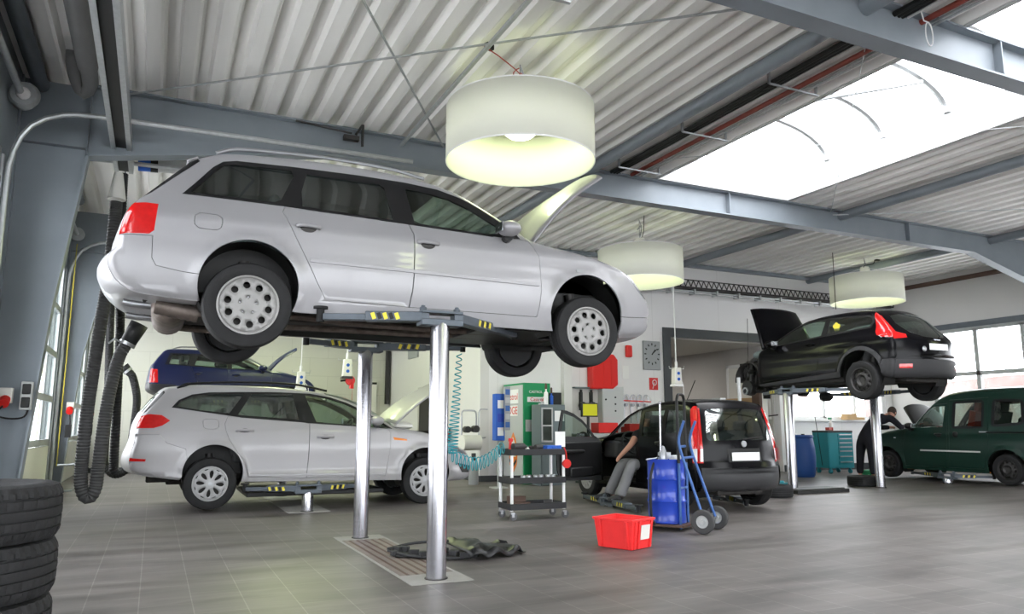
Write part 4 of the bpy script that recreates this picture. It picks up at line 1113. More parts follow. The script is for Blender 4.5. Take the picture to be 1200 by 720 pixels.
# slotted floor plate between the pistons
t = thing('floor_plate','light slotted floor plate set in the tiles between the two tall pistons','floor plate',(1.97,0,0))
b = MB(); b.b2((-.24,5.34,.001),(.24,5.70,.006)); b.b2((-.24,7.66,.001),(.24,7.94,.006)); b.b2((-.24,5.70,.001),(-.215,7.66,.006)); b.b2((.215,5.70,.001),(.24,7.66,.006)); b.build('cover_plate','concrete_rim',t,smooth=0)
b = MB()
for k in range(6): x_ = -.185+k*.074; b.b2((x_-.022,5.70,.001),(x_+.022,7.66,.006))
b.build('grate_bars','grate_metal',t,smooth=0); b = MB(); b.b2((-.215,5.70,.0004),(.215,7.66,.0012)); b.build('grate_slot','brown_frame',t,smooth=0)
lift('low car lift with chrome pistons under the silver estate standing near the floor', [(1.92,10.46),(1.95,12.9)], .27, [(0,-1,1.15,10.75,.07),(0,1,2.72,10.75,.07),(1,-1,1.2,12.6,.07),(1,1,2.7,12.6,.07)])
b = MB(); b.b2((1.66,10.34,.001),(2.2,12.9,.006)); tag(b.build('floor_plate','concrete_rim',smooth=0),'light floor plate under the low silver estate','floor plate')
lift('car lift with chrome pistons carrying the raised black hatchback', [(10.08,9.98),(12.25,9.98)], 1.70, [(0,-1,10.42,8.85,.05),(0,1,10.42,10.9,.05),(1,-1,11.9,8.9,.05),(1,1,11.9,10.9,.05)], rad=.085, axis='y')
lift('low car lift under the green van, orange pads and short piston', [(14.33,10.12),(16.4,10.12)], .12, [(0,-1,14.75,9.45,.07),(0,1,14.75,11.2,.07),(1,-1,16.1,9.3,.07),(1,1,16.1,11.2,.07)], rad=.08, axis='y')
lift('low car lift with striped arms under the black city car with its door open', [(5.95,9.35),(8.0,9.35)], .03, [(0,-1,5.75,8.35,.05),(0,1,6.1,10.3,.05),(1,-1,7.6,8.4,.05),(1,1,7.6,10.3,.05)], axis='y')
lift('tall car lift carrying the raised navy estate in the far left bay', [(1.6,17.35),(1.6,19.5)], 1.62, [(0,-1,.9,17.7,.05),(0,1,2.3,17.7,.05),(1,-1,.9,19.2,.05),(1,1,2.3,19.2,.05)])
for (x_,y_,lab) in ((14.75,9.45,'orange foam block on the rear lift arm beneath the green van'),(14.75,11.2,'orange foam block on the front lift arm beneath the green van')):
    b = MB(); b.box((x_,y_,.255),(.14,.18,.07)); tag(b.build('foam_block','orange',bevel=.01),lab,'block')

# ------------------------------------------------------------------ tyres
TR, TW = .305, .186
b = MB(); tyre_mesh(b, TR, .205, TW, n=180, axis='Z', blocks=True)
stack0 = b.build('tyre','rubber',smooth=28)
labs = ['topmost','second','middle','fourth','bottom']
for i in range(5):
    o = stack0 if i == 0 else stack0.copy()
    if i: COL.objects.link(o)
    o.location = (-.575+.010*((i*7)%3)-.012*i, 3.105+.008*((i*5)%3), TW*(4.5-i)); o.rotation_euler = (0,0,i*1.3)
    tag(o, '%s black tyre of the stack in the bottom left corner'%labs[i] if i not in (1,3) else ('black tyre just under the top one of the stack at the lower left edge' if i==1 else 'black tyre just above the lowest one of the stack at the lower left edge'),'tyre','tyres stacked on the floor')
b = MB(); tyre_mesh(b, .30, .20, .19, n=64, axis='Z'); t2 = b.build('tyre','rubber',smooth=30)
t2.location = (9.12,9.45,.095); tag(t2,'black tyre lying on the floor behind the black city car','tyre')
o = t2.copy(); COL.objects.link(o); o.location = (12.35,10.42,.095); tag(o,'black tyre lying flat at the feet of the mechanic by the green van','tyre')
b = MB(); b.b2((9.75,9.55,.0),(10.95,10.05,.06)); b.b2((9.80,9.60,.06),(10.9,10.0,.075)); tag(b.build('floor_mat','black',bevel=.01,smooth=0),'flat black tray lying on the floor by the left piston of the black hatchback','tray')
b = MB(); b.b2((10.0,10.55,.0),(10.75,11.0,.10)); b.b2((10.1,10.6,.10),(10.5,10.9,.14)); tag(b.build('floor_tray','teal',bevel=.01,smooth=0),'teal drip tray on the floor beside the blue barrel','tray')

# ------------------------------------------------------------------ red crate
t = thing('storage_crate','red plastic crate with pale label standing on the open floor','crate',(4.05,6.22,0),rz=0)
def crate():
    b = MB(); O = [(3.87,6.34),(4.02,6.0),(4.30,6.02),(4.16,6.40)]  # floor corners
    c = (4.09,6.19)
    O = [(-.150,-.19),(.150,-.19),(.150,.19),(-.150,.19)]
    H = .255; g = 1.16
    def ring(s,z): return [(x*s,y*s*(.5+.5) ,z) for x,y in O]
    o0,o1 = ring(1,0),ring(g,H); i1,i0 = ring(g-.07,H),ring(.93,.012)
    vs = o0+o1+i1+i0; fs = []
    for a in (0,4,8):
        for k in range(4): fs.append((a+k,a+(k+1)%4,a+4+(k+1)%4,a+4+k))
    fs += [(12,13,14,15),(3,2,1,0)]
    b.add(vs,fs)
    return b
cr = crate(); cb = cr.build('crate_body','red_crate',t,smooth=0,bevel=.012)
b = MB()
for s in (-1,1):
    b.box((0,s*.222,.262),(.37,.020,.022)); b.box((s*.176,0,.262),(.020,.46,.022))
b.build('crate_rim','red_crate',t,bevel=.004)
for k in range(3):
    for s in (-1,1):
        b = MB(); b.prism([(-.015,0),(.015,0),(.015,.25),(-.015,.25)],0,.012,'X')
b = MB()
for s in (-1,1):
    for y_ in (-.15,.15): b = MB(); b.box((s*.166,y_,.13),(.022,.030,.25),tilt=(s*.10,'Y')); b.build('crate_rib','red_crate',t,bevel=.004)
    for x_ in (-.12,-.06,.13): b = MB(); b.box((x_,s*.209,.13),(.028,.022,.25),tilt=(-s*.12,'X')); b.build('crate_rib','red_crate',t,bevel=.004)
b = MB(); b.box((.035,-.216,.150),(.14,.006,.13),tilt=(.12,'X')); b.build('label','offwhite',t,smooth=0)
t.rotation_euler = (0,0,.36); t.location = (4.08,6.18,.003)

# ------------------------------------------------------------------ drum on hand truck
DX,DY = 5.24,7.06
t = thing('oil_drum','bright blue steel drum with two ribs standing on the hand truck plate','drum',(DX,DY,.07))
b = MB(); R_ = .205; b.lathe([(0,.01),(R_-.01,.01),(R_,.0),(R_+.006,.01),(R_,.02)]+[(R_,.22),(R_+.010,.235),(R_,.25),(R_,.455),(R_+.010,.47),(R_,.485),(R_,.66),(R_+.006,.675),(R_+.006,.69),(R_-.004,.69),(R_-.008,.665),(0,.665)],48); b.build('drum_body','blue_drum',t,smooth=40)
b = MB(); b.cyl((-.08,.05,.665),(-.08,.05,.68),.03,14); b.build('bung','steel',t)
t = thing('grease_pump','chrome lever pump with black hose standing on the blue drum lid','pump',(DX-.05,DY-.02,.737))
b = MB(); b.lathe([(0,0),(.05,0),(.055,.02),(.05,.06),(.04,.10),(.02,.16),(0,.17)],20); b.box((.02,.0,.06),(.14,.05,.07)); b.build('pump_body','steel',t,smooth=40)
b = MB(); b.cyl((-.03,0,.10),(-.02,.0,.64),.011,12); b.sphere((-.02,0,.65),.02,10); b.build('lever','chrome',t)
b = MB(); b.tube([(-.25,-.03,.02),(.06,.0,.05)],.007,6); b.build('crank','steel',t)
b = MB(); b.tube(crom([(-.06,0,.05),(-.13,-.02,.0),(-.20,-.04,-.15),(-.22,-.05,-.40),(-.21,-.05,-.60),(-.16,-.04,-.68)],.04),.014,8); b.build('pump_hose','black',t)
b = MB(); b.box((.16,.02,.03),(.13,.10,.06),.3); b.box((.10,-.08,.02),(.10,.07,.04),.8); tag(b.build('rag','white',bevel=.01,xf=Matrix.Translation((DX,DY,.735))),'crumpled pale rag lying on the blue drum lid','rag')
# hand truck: plate under drum, two upright rails, blue struts, big wheels at the back (towards +X)
t = thing('hand_truck','blue tubular hand truck with tall black loop handle and grey pneumatic wheels','hand truck',(DX,DY,0))
b = MB(); b.b2((-.24,-.22,.045),(.26,.22,.068)); b.build('toe_plate','brown_frame',t,smooth=0)
ux = .245 # uprights just behind the drum
def U(x,y,z): return (x,y,z)
ty = (-.12,.12)
b = MB(); b.tube(crom([U(ux-.05,ty[0],.72),U(ux-.05,ty[0],1.30),U(ux-.05,ty[0]+.005,1.42),U(ux-.05,ty[0]+.05,1.47),U(ux-.05,ty[1]-.05,1.47),U(ux-.05,ty[1]-.005,1.42),U(ux-.05,ty[1],1.30),U(ux-.05,ty[1],.72)],.03),.017,10); b.build('handle_loop','black',t)
for y_ in ty:
    b = MB(); b.tube([U(ux-.05,y_,.02),U(ux-.05,y_,.74)],.016,10); b.build('upright','blue_frame',t)
    b = MB(); b.tube(crom([U(ux+.05,y_*1.6,1.18),U(ux-.02,y_*1.5,.95),U(ux+.08,y_*1.5,.6),U(ux+.235,y_*1.6,.14)],.05),.015,10); b.build('strut','blue_frame',t)
b = MB(); b.tube([U(ux-.05,ty[0],.9),U(ux-.05,ty[1],.9)],.014,8); b.tube([U(ux-.05,ty[0],.45),U(ux-.05,ty[1],.45)],.014,8); b.tube([U(ux+.02,ty[0]*1.5,.78),U(ux+.02,ty[1]*1.5,.78)],.014,8); b.build('crossbar','blue_frame',t)
b = MB(); b.tube([U(ux+.235,-.27,.13),U(ux+.235,.27,.13)],.012,8); b.build('wheel_axle','steel',t)
for y_ in (-.24,.24):
    b = MB(); tyre_mesh(b,.125,.068,.075,n=40,c=(0,0,0)); o = b.build('wheel','hose_grey',t,smooth=40); o.location = U(ux+.235,y_,.127)
    b = MB(); b.lathe([(0,-.030),(.022,-.034),(.03,-.012),(.055,-.008),(.064,-.022),(.07,-.022),(.07,.022),(.064,.022),(.055,.008),(.03,.012),(.022,.034),(0,.03)],28,axis='Y'); b.build('wheel_hub','grey_light',o)
t.rotation_euler = (0,0,-1.0)

# ------------------------------------------------------------------ tool trolley
TX,TY = 4.32,8.58
t = thing('tool_trolley','black three-shelf tool trolley with white posts and castors','trolley',(TX,TY,0))
hx,hy = .37,.20
zs = (.80,.46,.15)
for z_ in zs:
    b = MB(); b.b2((-hx,-hy,z_-.012),(hx,hy,z_)); 
    for s in (-1,1): b.b2((-hx-.005,s*hy-.008,z_-.03),(hx+.005,s*hy+.008,z_+.045)); b.b2((s*hx-.008,-hy,z_-.03),(s*hx+.008,hy,z_+.045))
    b.build('shelf','plastic_grey',t,bevel=.006)
for sx in (-1,1):
    for sy in (-1,1):
        b = MB(); b.cyl((sx*(hx-.02),sy*(hy-.02),.11),(sx*(hx-.02),sy*(hy-.02),.82),.019,14); b.build('post','white',t)
        o = thing('castor',None,None,(sx*(hx-.02),sy*(hy-.02),0)); o.parent = t; 
        b = MB(); b.lathe([(0,-.013),(.045,-.013),(.048,0),(.045,.013),(0,.013)],20,c=(.02,0,.049),axis='Y'); b.build('castor_wheel','castor_grey',o)
        b = MB(); b.box((.008,0,.085),(.05,.04,.02)); b.box((.012,-.02,.065),(.03,.004,.05)); b.box((.012,.02,.065),(.03,.004,.05)); b.build('castor_fork','steel',o)
t.rotation_euler = (0,0,-.04)
def at(x,y,z): return Matrix.Translation((TX,TY,0)) @ Matrix.Translation((x,y,z))
random.seed(3)
def sm(name,mat,lab,cat,fn,bevel=0,group=None,smooth=40):
    b = MB(); fn(b); return tag(b.build(name,mat,bevel=bevel,smooth=smooth),lab,cat,group)
T0 = Vector((TX,TY,0))
def blob(x,y,z,r,sc): return lambda b: b.sphere((TX+x,TY+y,z),r,12,sc)
sm('impact_wrench','steel_dark','dark impact wrench lying on the left of the top trolley shelf','tool',lambda b: (b.cyl((TX-.30,TY-.08,.87),(TX-.14,TY-.05,.87),.045,14),b.cyl((TX-.22,TY-.07,.87),(TX-.22,TY+.06,.85),.025,10),b.cyl((TX-.14,TY-.05,.87),(TX-.10,TY-.045,.87),.02,10)))
sm('cordless_drill','steel_dark','black and grey drill lying mid top shelf of the trolley','tool',lambda b: (b.cyl((TX+.02,TY-.05,.86),(TX+.19,TY-.02,.86),.036,14),b.box((TX+.08,TY+.05,.84),(.045,.16,.05),.2),b.box((TX+.08,TY+.12,.84),(.09,.07,.07),.2)),.005)
sm('blue_case','blue_plastic','blue plastic tool case on the right of the top trolley shelf','case',lambda b: (b.box((TX+.24,TY-.08,.845),(.22,.13,.08),.1),b.box((TX+.24,TY-.15,.86),(.07,.015,.02),.1)),.01)
sm('red_torch','red','red handled tool standing at the left end of the top trolley shelf','tool',lambda b: (b.cyl((TX-.26,TY+.10,.81),(TX-.25,TY+.10,.93),.018,12),b.cyl((TX-.25,TY+.10,.93),(TX-.245,TY+.10,.97),.03,12)))
sm('rag','offwhite','pale crumpled cloth at the back left of the top trolley shelf','cloth',lambda b: (b.sphere((TX-.10,TY+.08,.84),.07,10,(1.2,.8,.6)),b.sphere((TX-.03,TY+.10,.83),.05,10,(1.1,.9,.5))))
proto = None
for k in range(6):
    x_ = TX-.16+k*.085; y_ = TY-.08+.02*((k*3)%2)
    if proto is None: b = MB(); b.lathe([(.014,.0),(.034,0),(.036,.015),(.033,.055),(.024,.065),(.014,.065)],16); o = proto = b.build('socket','steel')
    else: o = proto.copy(); COL.objects.link(o)
    o.location = (x_,y_,.461); tag(o,'small chrome socket in the row on the middle trolley shelf','socket','chrome sockets on the middle trolley shelf')
sm('hammer','steel_dark','dark hammer with brown handle on the bottom trolley shelf','hammer',lambda b: (b.box((TX+.17,TY-.10,.19),(.10,.05,.07),-.4),b.cyl((TX+.17,TY-.1,.18),(TX+.33,TY-.14,.17),.014,8)))
sm('wooden_block','brown_frame','brown block at the left of the bottom trolley shelf','block',lambda b: b.box((TX-.2,TY-.08,.18),(.24,.09,.05),.1),.006)
for k in range(4): sm('spanner','chrome','chrome spanner among the loose ones on the bottom trolley shelf','spanner',lambda b: (b.box((TX+.0+.015*k,TY-.12+.05*k,.158),(.20,.016,.008),.25-.12*k),b.cyl((TX-.10+.015*k,TY-.145+.05*k+.02*k,.154),(TX-.10+.015*k,TY-.145+.07*k,.164),.018,10)),group='chrome spanners on the bottom trolley shelf')
sm('pliers','red','red-handled pliers lying at the front of the top trolley shelf','tool',lambda b: (b.box((TX-.05,TY-.15,.825),(.15,.018,.02),.15),b.box((TX-.05,TY-.12,.825),(.15,.018,.02),-.1),b.box((TX+.04,TY-.135,.83),(.06,.04,.025),0)),.004)
sm('ratchet','chrome','chrome ratchet lying across the middle of the top trolley shelf','tool',lambda b: (b.cyl((TX+.0,TY+.12,.83),(TX+.22,TY+.10,.835),.014,10),b.cyl((TX+.0,TY+.12,.81),(TX+.0,TY+.12,.86),.034,14)))
sm('paper_box','brown_frame','small dark carton at the back left of the bottom trolley shelf','box',lambda b: b.box((TX-.18,TY+.08,.21),(.20,.13,.11),.1),.005)
# things hanging on the trolley side
sm('inspection_lamp','red','round red lamp hanging from the right end of the trolley','lamp',lambda b: (b.cyl((TX+.375,TY-.235,.66),(TX+.375,TY-.195,.66),.055,20),b.tube(crom([(TX+.375,TY-.22,.71),(TX+.36,TY-.23,.80),(TX+.34,TY-.22,.86)],.02),.008,6)))
sm('clipboard','paper','white card clipped above the right end of the trolley','card',lambda b: (b.box((TX+.34,TY-.12,.96),(.15,.006,.19),.1),b.tube([(TX+.34,TY-.11,.82),(TX+.34,TY-.115,.90)],.006,6)))

# ------------------------------------------------------------------ undertray debris behind the near piston
t = thing('car_undertray','black plastic car undertray lying on the floor behind the nearest piston','undertray',(2.58,6.45,0))
b = MB(); N1,N2 = 20,12; vs = []
random.seed(11)
for i in range(N1+1):
    for j in range(N2+1):
        u = i/N1; v = j/N2; x_ = -.12+u*.62; y_ = (v-.5)*(.75-.45*u*u)-.05
        z_ = .055+.07*math.exp(-((u-.25)/.22)**2)*(1-(2*v-1)**2*.6)+.025*sin(u*17)*(abs(v-.5)>.25)+random.uniform(-.006,.006)-.045*(u>.9)-.03*(v<.05 or v>.95)
        vs.append((x_,y_,max(.01,z_)))
b.add(vs,[(i*(N2+1)+j,i*(N2+1)+j+1,(i+1)*(N2+1)+j+1,(i+1)*(N2+1)+j) for i in range(N1) for j in range(N2)]); b.build('tray_panel','trim_black',t,solid=(.006,1),smooth=25)
b = MB()
for k in range(11): x_ = -.62+k*.05; y_ = .10-.035*k+.12*sin(k); b.box((x_,y_,.035+.012*(k%3)),(.05,.09,.045+.02*(k%2)),k*.4)
b.tube(crom([(-.66,.16,.05),(-.5,-.10,.03),(-.2,-.28,.02),(.0,-.3,.03)],.05),.014,6); b.tube(crom([(-.66,.18,.06),(-.4,.22,.09),(-.1,.15,.10)],.05),.014,6); b.box((-.35,.02,.02),(.5,.30,.012),-.5)
b.build('splash_guard','plastic_grey',t,bevel=.006)

# ------------------------------------------------------------------ cabinets and stand by the back wall
def text(name,body,size,loc,rot,mat,parent,ext=.001,align='CENTER'):
    cu = bpy.data.curves.new(name,'FONT'); cu.body = body; cu.size = size; cu.extrude = ext; cu.align_x = align; cu.align_y = 'CENTER'
    o = bpy.data.objects.new(name,cu); COL.objects.link(o); o.parent = parent; o.location = loc; cu.materials.append(M[mat])
    dg = bpy.context.evaluated_depsgraph_get(); me = bpy.data.meshes.new_from_object(o.evaluated_get(dg)); bpy.data.objects.remove(o)
    o = bpy.data.objects.new(name,me); COL.objects.link(o); o.parent = parent; o.location = loc; o.rotation_euler = rot
    if not me.materials: me.materials.append(M[mat])
    return o
t = thing('oil_cabinet','tall green and grey oil cabinet with brand panels behind the tool trolley','cabinet',(6.6,13.46,0))
b = MB(); b.b2((0,0,0),(.60,.96,1.98)); b.build('cabinet_body','green_sign',t,bevel=.008)
b = MB(); b.b2((-.010,.03,.10),(0,.95,1.94)); b.build('side_panel','grey_light',t)
b = MB(); b.b2((-.016,.22,1.58),(-.009,.86,1.86)); b.b2((-.016,.25,1.33),(-.009,.86,1.54)); b.build('logo_panel','white',t)
text('lettering','Castrol',.19,(-.019,.52,1.71),(PI/2,0,-PI/2),'red',t); text('lettering','EDGE',.22,(-.019,.52,1.43),(PI/2,0,-PI/2),'red',t)
b = MB(); b.prism([(.30,.36),(.46,.20),(.62,.36),(.66,.62),(.58,.86),(.46,1.0),(.34,.86),(.26,.62)],-.016,-.009,'X'); b.build('poster','orange',t,smooth=0)
b = MB(); b.prism([(.33,.52),(.59,.52),(.56,.78),(.46,.90),(.36,.78)],-.022,-.017,'X'); b.build('poster_emblem','white',t,smooth=0)
b = MB(); b.prism([(.30,.42),(.46,.30),(.62,.42),(.62,.48),(.46,.37),(.30,.48)],-.022,-.017,'X'); b.build('poster_band','black',t,smooth=0)
b = MB(); b.b2((.08,-.008,1.60),(.50,0,1.70)); b.build('logo_strip','white',t); text('lettering','Castrol',.10,(.29,-.012,1.65),(PI/2,0,0),'red',t); text('lettering','CASTROL',.07,(.27,-.006,1.80),(PI/2,0,0),'white',t)
b = MB(); b.b2((.04,-.008,1.02),(.20,0,1.25)); b.build('notice','grey_light',t)
CX,CY = 7.0,13.18
t = thing('workshop_cabinet','narrow grey workshop cabinet with screen and papers beside the green cabinet','cabinet',(CX,CY,0))
b = MB(); b.b2((-.27,-.20,0),(.27,.20,1.54)); b.build('cabinet_body','grey_cab',t,bevel=.01)
b = MB(); b.b2((-.25,-.212,.84),(-.03,-.20,1.46)); o = b.build('glass_door','dark_glass',t); b = MB(); b.b2((-.26,-.218,1.12),(-.02,-.208,1.15)); b.b2((-.26,-.218,.83),(-.235,-.208,1.47)); b.b2((-.04,-.218,.83),(-.015,-.208,1.47)); b.b2((-.26,-.218,1.45),(-.015,-.208,1.48)); b.b2((-.26,-.218,.82),(-.015,-.208,.85)); b.build('door_frame','grey_light',o)
b = MB(); b.b2((.03,-.214,1.22),(.24,-.202,1.42)); b.build('paper_sheet','paper',t)
b = MB(); b.b2((-.25,-.212,.06),(.25,-.20,.76)); b.build('lower_door','grey_cab',t,bevel=.004)
for (dx,h,r_,mt,lab,nm) in ((-.10,.30,.042,'white','tall white bottle with brown cap on the grey cabinet','bottle'),(.02,.22,.035,'blue_plastic','small blue spray can on the grey cabinet','spray_can')):
    b = MB(); b.lathe([(0,0),(r_,0),(r_,h*.75),(r_*.4,h*.85),(r_*.4,h)],18,c=(CX+dx,CY-.1,1.542)); o = tag(b.build(nm,mt),lab,'bottle'); b = MB(); b.lathe([(0,h),(r_*.6,h),(r_*.5,h+.10),(0,h+.12)],14,c=(CX+dx,CY-.1,1.542)); b.build('cap','brown_frame',o)
b = MB(); b.b2((CX+.07,CY-.08,1.543),(CX+.26,CY+.12,1.78)); tag(b.build('black_box','black',bevel=.01),'black box on the right of the grey cabinet top','box')
b = MB(); b.tube([(CX-.24,CY-.05,1.552)]+[(CX-.18+.06*cos(k*.5),CY-.05+.05*sin(k*.5),1.56+.012*k) for k in range(12)],.010,6); tag(b.build('coiled_lead','cable_white'),'pale coiled lead on the left of the grey cabinet top','cable')
t = thing('display_stand','blue display stand with posters behind the tool trolley','display stand',(5.84,12.9,0))
b = MB(); b.b2((-.13,-.1,.86),(.05,.08,1.72)); b.build('stand_body','blue_plastic',t,bevel=.01)
b = MB(); b.tube([(-.04,0,.02),(-.04,0,.87)],.018,8); b.b2((-.16,-.14,0),(.10,.14,.02)); b.build('stand_foot','grey_light',t)
b = MB(); b.b2((.00,-.20,1.05),(.11,-.18,1.85)); b.build('banner','clock_face',t); 
for k in range(5): b = MB(); b.b2((.012,-.208,1.10+.15*k),(.10,-.201,1.20+.15*k)); b.build('banner_strip',['blue_frame','grey_light'][k%2],t)
for k in range(3): b = MB(); b.b2((-.10,-.108,.95+.25*k),(.02,-.101,1.10+.25*k)); b.build('leaflet',['white','blue_drum','paper'][k],t)
# left of the stand: wall gear
t = thing('compressed_air_unit','wall unit with pale round tank, black gauges and bent pipe frame','machine',(5.78,14.15,0))
b = MB(); b.cyl((-.25,-.12,.80),(.12,-.12,.80),.15,28); b.b2((-.2,-.10,.68),(.1,.30,.92)); b.build('tank','offwhite',t,smooth=40)
b = MB(); b.tube(crom([(-.22,0,.95),(-.22,0,1.38),(-.18,0,1.43),(.05,0,1.43),(.09,0,1.38),(.09,0,1.0)],.04),.018,8); b.tube(crom([(.30,0,.9),(.16,0,.92),(.15,0,1.40),(.19,0,1.46),(.34,0,1.46)],.04),.014,6); b.build('frame_tube','steel',t)
b = MB(); b.cyl((-.16,-.2,1.06),(-.16,-.05,1.06),.065,18); b.cyl((.02,-.2,1.07),(.02,-.05,1.07),.07,18); b.box((-.07,-.12,1.05),(.30,.1,.06)); b.build('gauge','steel_dark',t)
t = thing('gas_bottle','grey gas bottle standing on the floor by the white wall','bottle',(5.72,13.9,0))
b = MB(); b.lathe([(0,0),(.095,0),(.10,.02),(.10,.36),(.08,.43),(.03,.46),(.03,.52),(0,.52)],22); b.build('bottle_body','clock_face',t,smooth=50); b = MB(); b.lathe([(.035,.46),(.045,.46),(.045,.60),(.035,.60)],14); b.build('valve_guard','steel_dark',t)
b = MB(); b.tube([(6.05,16.6,1.0),(6.05,16.6,1.5)],.02,8); b.box((6.04,16.6,1.55),(.08,.10,.18)); b.box((6.02,16.6,1.2),(.06,.05,.3)); tag(b.build('wall_handset','steel_dark'),'small dark device hanging on the white side wall','device')
# turquoise spiral air hose
q = []
for k in range(420):
    t_ = k/419; a = t_*2*PI*36
    # centre line: hangs from the lift arm, sags towards the trolley
    if t_ < .62: s_ = t_/.62; c_ = Vector((2.95+.22*s_,7.6+.8*s_,1.90-1.10*s_-.10*sin(PI*s_)))
    else: s_ = (t_-.62)/.38; c_ = Vector((3.17+.75*s_,8.4+.15*s_,.80-.16*sin(PI*s_)+.08*s_))
    r_ = .028+.050*min(1,t_*1.6)
    if t_ < .62: q.append(c_+Vector((r_*cos(a),r_*sin(a)*.8,0)))
    else: q.append(c_+Vector((0,r_*cos(a)*.8,r_*sin(a))))
b = MB(); b.tube(q,.0065,5); tag(b.build('spiral_air_hose','cyan_hose'),'turquoise spiral air hose hanging behind the nearest piston to the trolley','hose')

# ------------------------------------------------------------------ service pillar heads hanging from the roof
def dropbox(x,y,zb,ztop,lab,reel=False,cable='cable_white'):
    t = thing('energy_drop_box',lab,'power supply',(x,y,zb))
    b = MB(); b.prism([(-.09,0),(.09,0),(.08,.34),(-.07,.34)],-.07,.07,'Y'); b.build('box_housing','offwhite',t,bevel=.012)
    b = MB(); b.cyl((0,0,.34),(0,0,.46),.03,12); b.tube([(0,0,.45),(0,0,ztop-zb)],.012,8); b.build('drop_pole',cable,t)
    b = MB(); b.tube([(-.09,0,.32),(-.17,0,.32),(-.18,0,.37)],.010,6); b.tube([(.09,0,.32),(.19,0,.32),(.20,0,.38)],.010,6); b.build('cable_hook','grey_light',t)
    b = MB()
    for z_ in (.10,.22): b.cyl((0,-.07,z_),(0,-.085,z_),.032,16); b.cyl((.075,0,z_),(.095,0,z_),.03,16)
    b.build('power_outlet','blue_plastic',t)
    b = MB(); b.prism([(-.10,0),(.10,0),(.12,-.05),(-.12,-.05)],-.08,.08,'Y'); b.build('skirt','white' if not reel else 'steel_dark',t,bevel=.006)
    if reel:
        b = MB(); b.lathe([(0,-.03),(.09,-.035),(.10,0),(.09,.035),(0,.03)],20,c=(.07,0,-.08),axis='Y'); b.box((.10,0,-.18),(.07,.06,.12),.3); b.build('cable_reel','red',t); b = MB(); b.tube([(-.12,0,-.09),(.10,0,-.06)],.02,8); b.build('connector','black',t)
        b = MB(); b.tube([(.12,0,-.20),(.12,0,-.8)],.005,5); b.build('hanging_lead','cable_red',t)
    else:
        b = MB(); b.tube(crom([(.10,0,.10),(.16,0,0),(.17,0,-.3)],.05),.008,6); b.build('hanging_lead','cable_white',t)
    return t
dropbox(3.40,14.9,2.10,5.0,'white power drop box with red reel hanging left of the farther tall piston',True)
dropbox(9.69,12.6,1.98,5.0,'white power drop box on a pale pole above the black city car')
dropbox(2.73,16.2,1.92,5.0,'white power drop box hanging above the roof of the lower silver estate')

# ------------------------------------------------------------------ fittings on the white wall (Y = 14.5)
YW = YB-.005
t = thing('wall_clock','square grey wall clock with black hands and hour marks','clock',(10.43,YW,2.76))
b = MB(); b.b2((-.24,-.05,-.34),(.24,0,.34)); b.build('clock_face','clock_face',t,bevel=.01)
b = MB()
for k in range(12):
    a = 2*PI*k/12; b.box((.19*sin(a),-.052,.03+.23*cos(a)),(.028,.004,.05),tilt=(a,'Y'))
b.build('hour_marks','trim_black',t,smooth=0)
for L,a,w_ in ((.17,.85,.020),(.12,.70,.028)): b = MB(); b.box((L/2*sin(a),-.058,.03+L/2*cos(a)),(w_,.004,L+.04),tilt=(a,'Y')); b.build('clock_hand','black',t,smooth=0)
t = thing('fire_hose_box','bright red rectangular fire hose cabinet high on the white wall','hose cabinet',(8.98,YW,2.32))
b = MB(); b.prism([(-.30,-.38),(.24,-.38),(.38,-.28),(.38,.28),(.28,.40),(-.30,.40)],-.24,0,'Y'); b.build('cabinet_body','red',t,bevel=.03,smooth=40)
for dx in (.0,.2): b = MB(); b.b2((dx-.012,-.25,-.3),(dx+.012,-.24,.3)); b.build('cabinet_rib','red',t)
t = thing('alarm_siren','small red wall siren beside the clock','siren',(9.78,YW,2.83))
b = MB(); b.b2((-.08,-.10,-.14),(.08,0,.14)); b.build('siren_body','red',t,bevel=.03)
b = MB(); b.b2((9.62,YW-.006,2.20),(9.80,YW,2.50)); tag(b.build('notice_sheet','paper',smooth=0),'pale printed notice under the red siren','notice')
t = thing('fire_hose_sign','red square fire hose sign with white reel symbol','sign',(10.48,YW,2.10))
b = MB(); b.b2((-.12,-.012,-.14),(.12,0,.14)); b.build('sign_plate','red',t,smooth=0)
b = MB(); b.tube([(.02+.055*cos(a),-.014,.03+.06*sin(a)) for a in [2*PI*i/20 for i in range(21)]],.010,5); b.tube([(-.03,-.014,-.11),(-.01,-.014,-.04),(.01,-.014,.03)],.010,5); b.build('reel_symbol','white',t)
t = thing('control_cabinet','pale grey electrical cabinet on the white wall behind the open car door','cabinet',(9.22,YW,1.56))
b = MB(); b.b2((-.28,-.22,-.45),(.28,0,.44)); b.build('cabinet_body','grey_light',t,bevel=.01)
b = MB(); b.b2((-.26,-.228,-.43),(.26,-.22,.42)); o = b.build('cabinet_door','grey_light',t,bevel=.004); b = MB()
for z_ in (-.1,.05,.2): b.cyl((.05,-.228,z_),(.05,-.24,z_),.02,10)
b.cyl((-.2,-.228,.15),(-.2,-.245,.15),.02,10); b.build('cabinet_lock','black',o)
b = MB(); b.b2((-.20,-.15,.46),(.02,0,.72)); b.build('meter_box','offwhite',t)
b = MB(); b.tube(crom([(-.45,-.05,.9),(-.3,-.06,.75),(-.05,-.06,.72),(.10,-.06,.85),(.12,-.05,.6)],.06),.012,6); b.tube(crom([(.0,-.05,1.0),(.18,-.05,.95),(.2,-.05,.6)],.05),.010,6); b.build('cabinet_cable','black',t)
for k,(x_,lab) in enumerate(((8.92,'left black and red pressure gauge hanging by the red cabinet'),(9.0,None))):
    pass
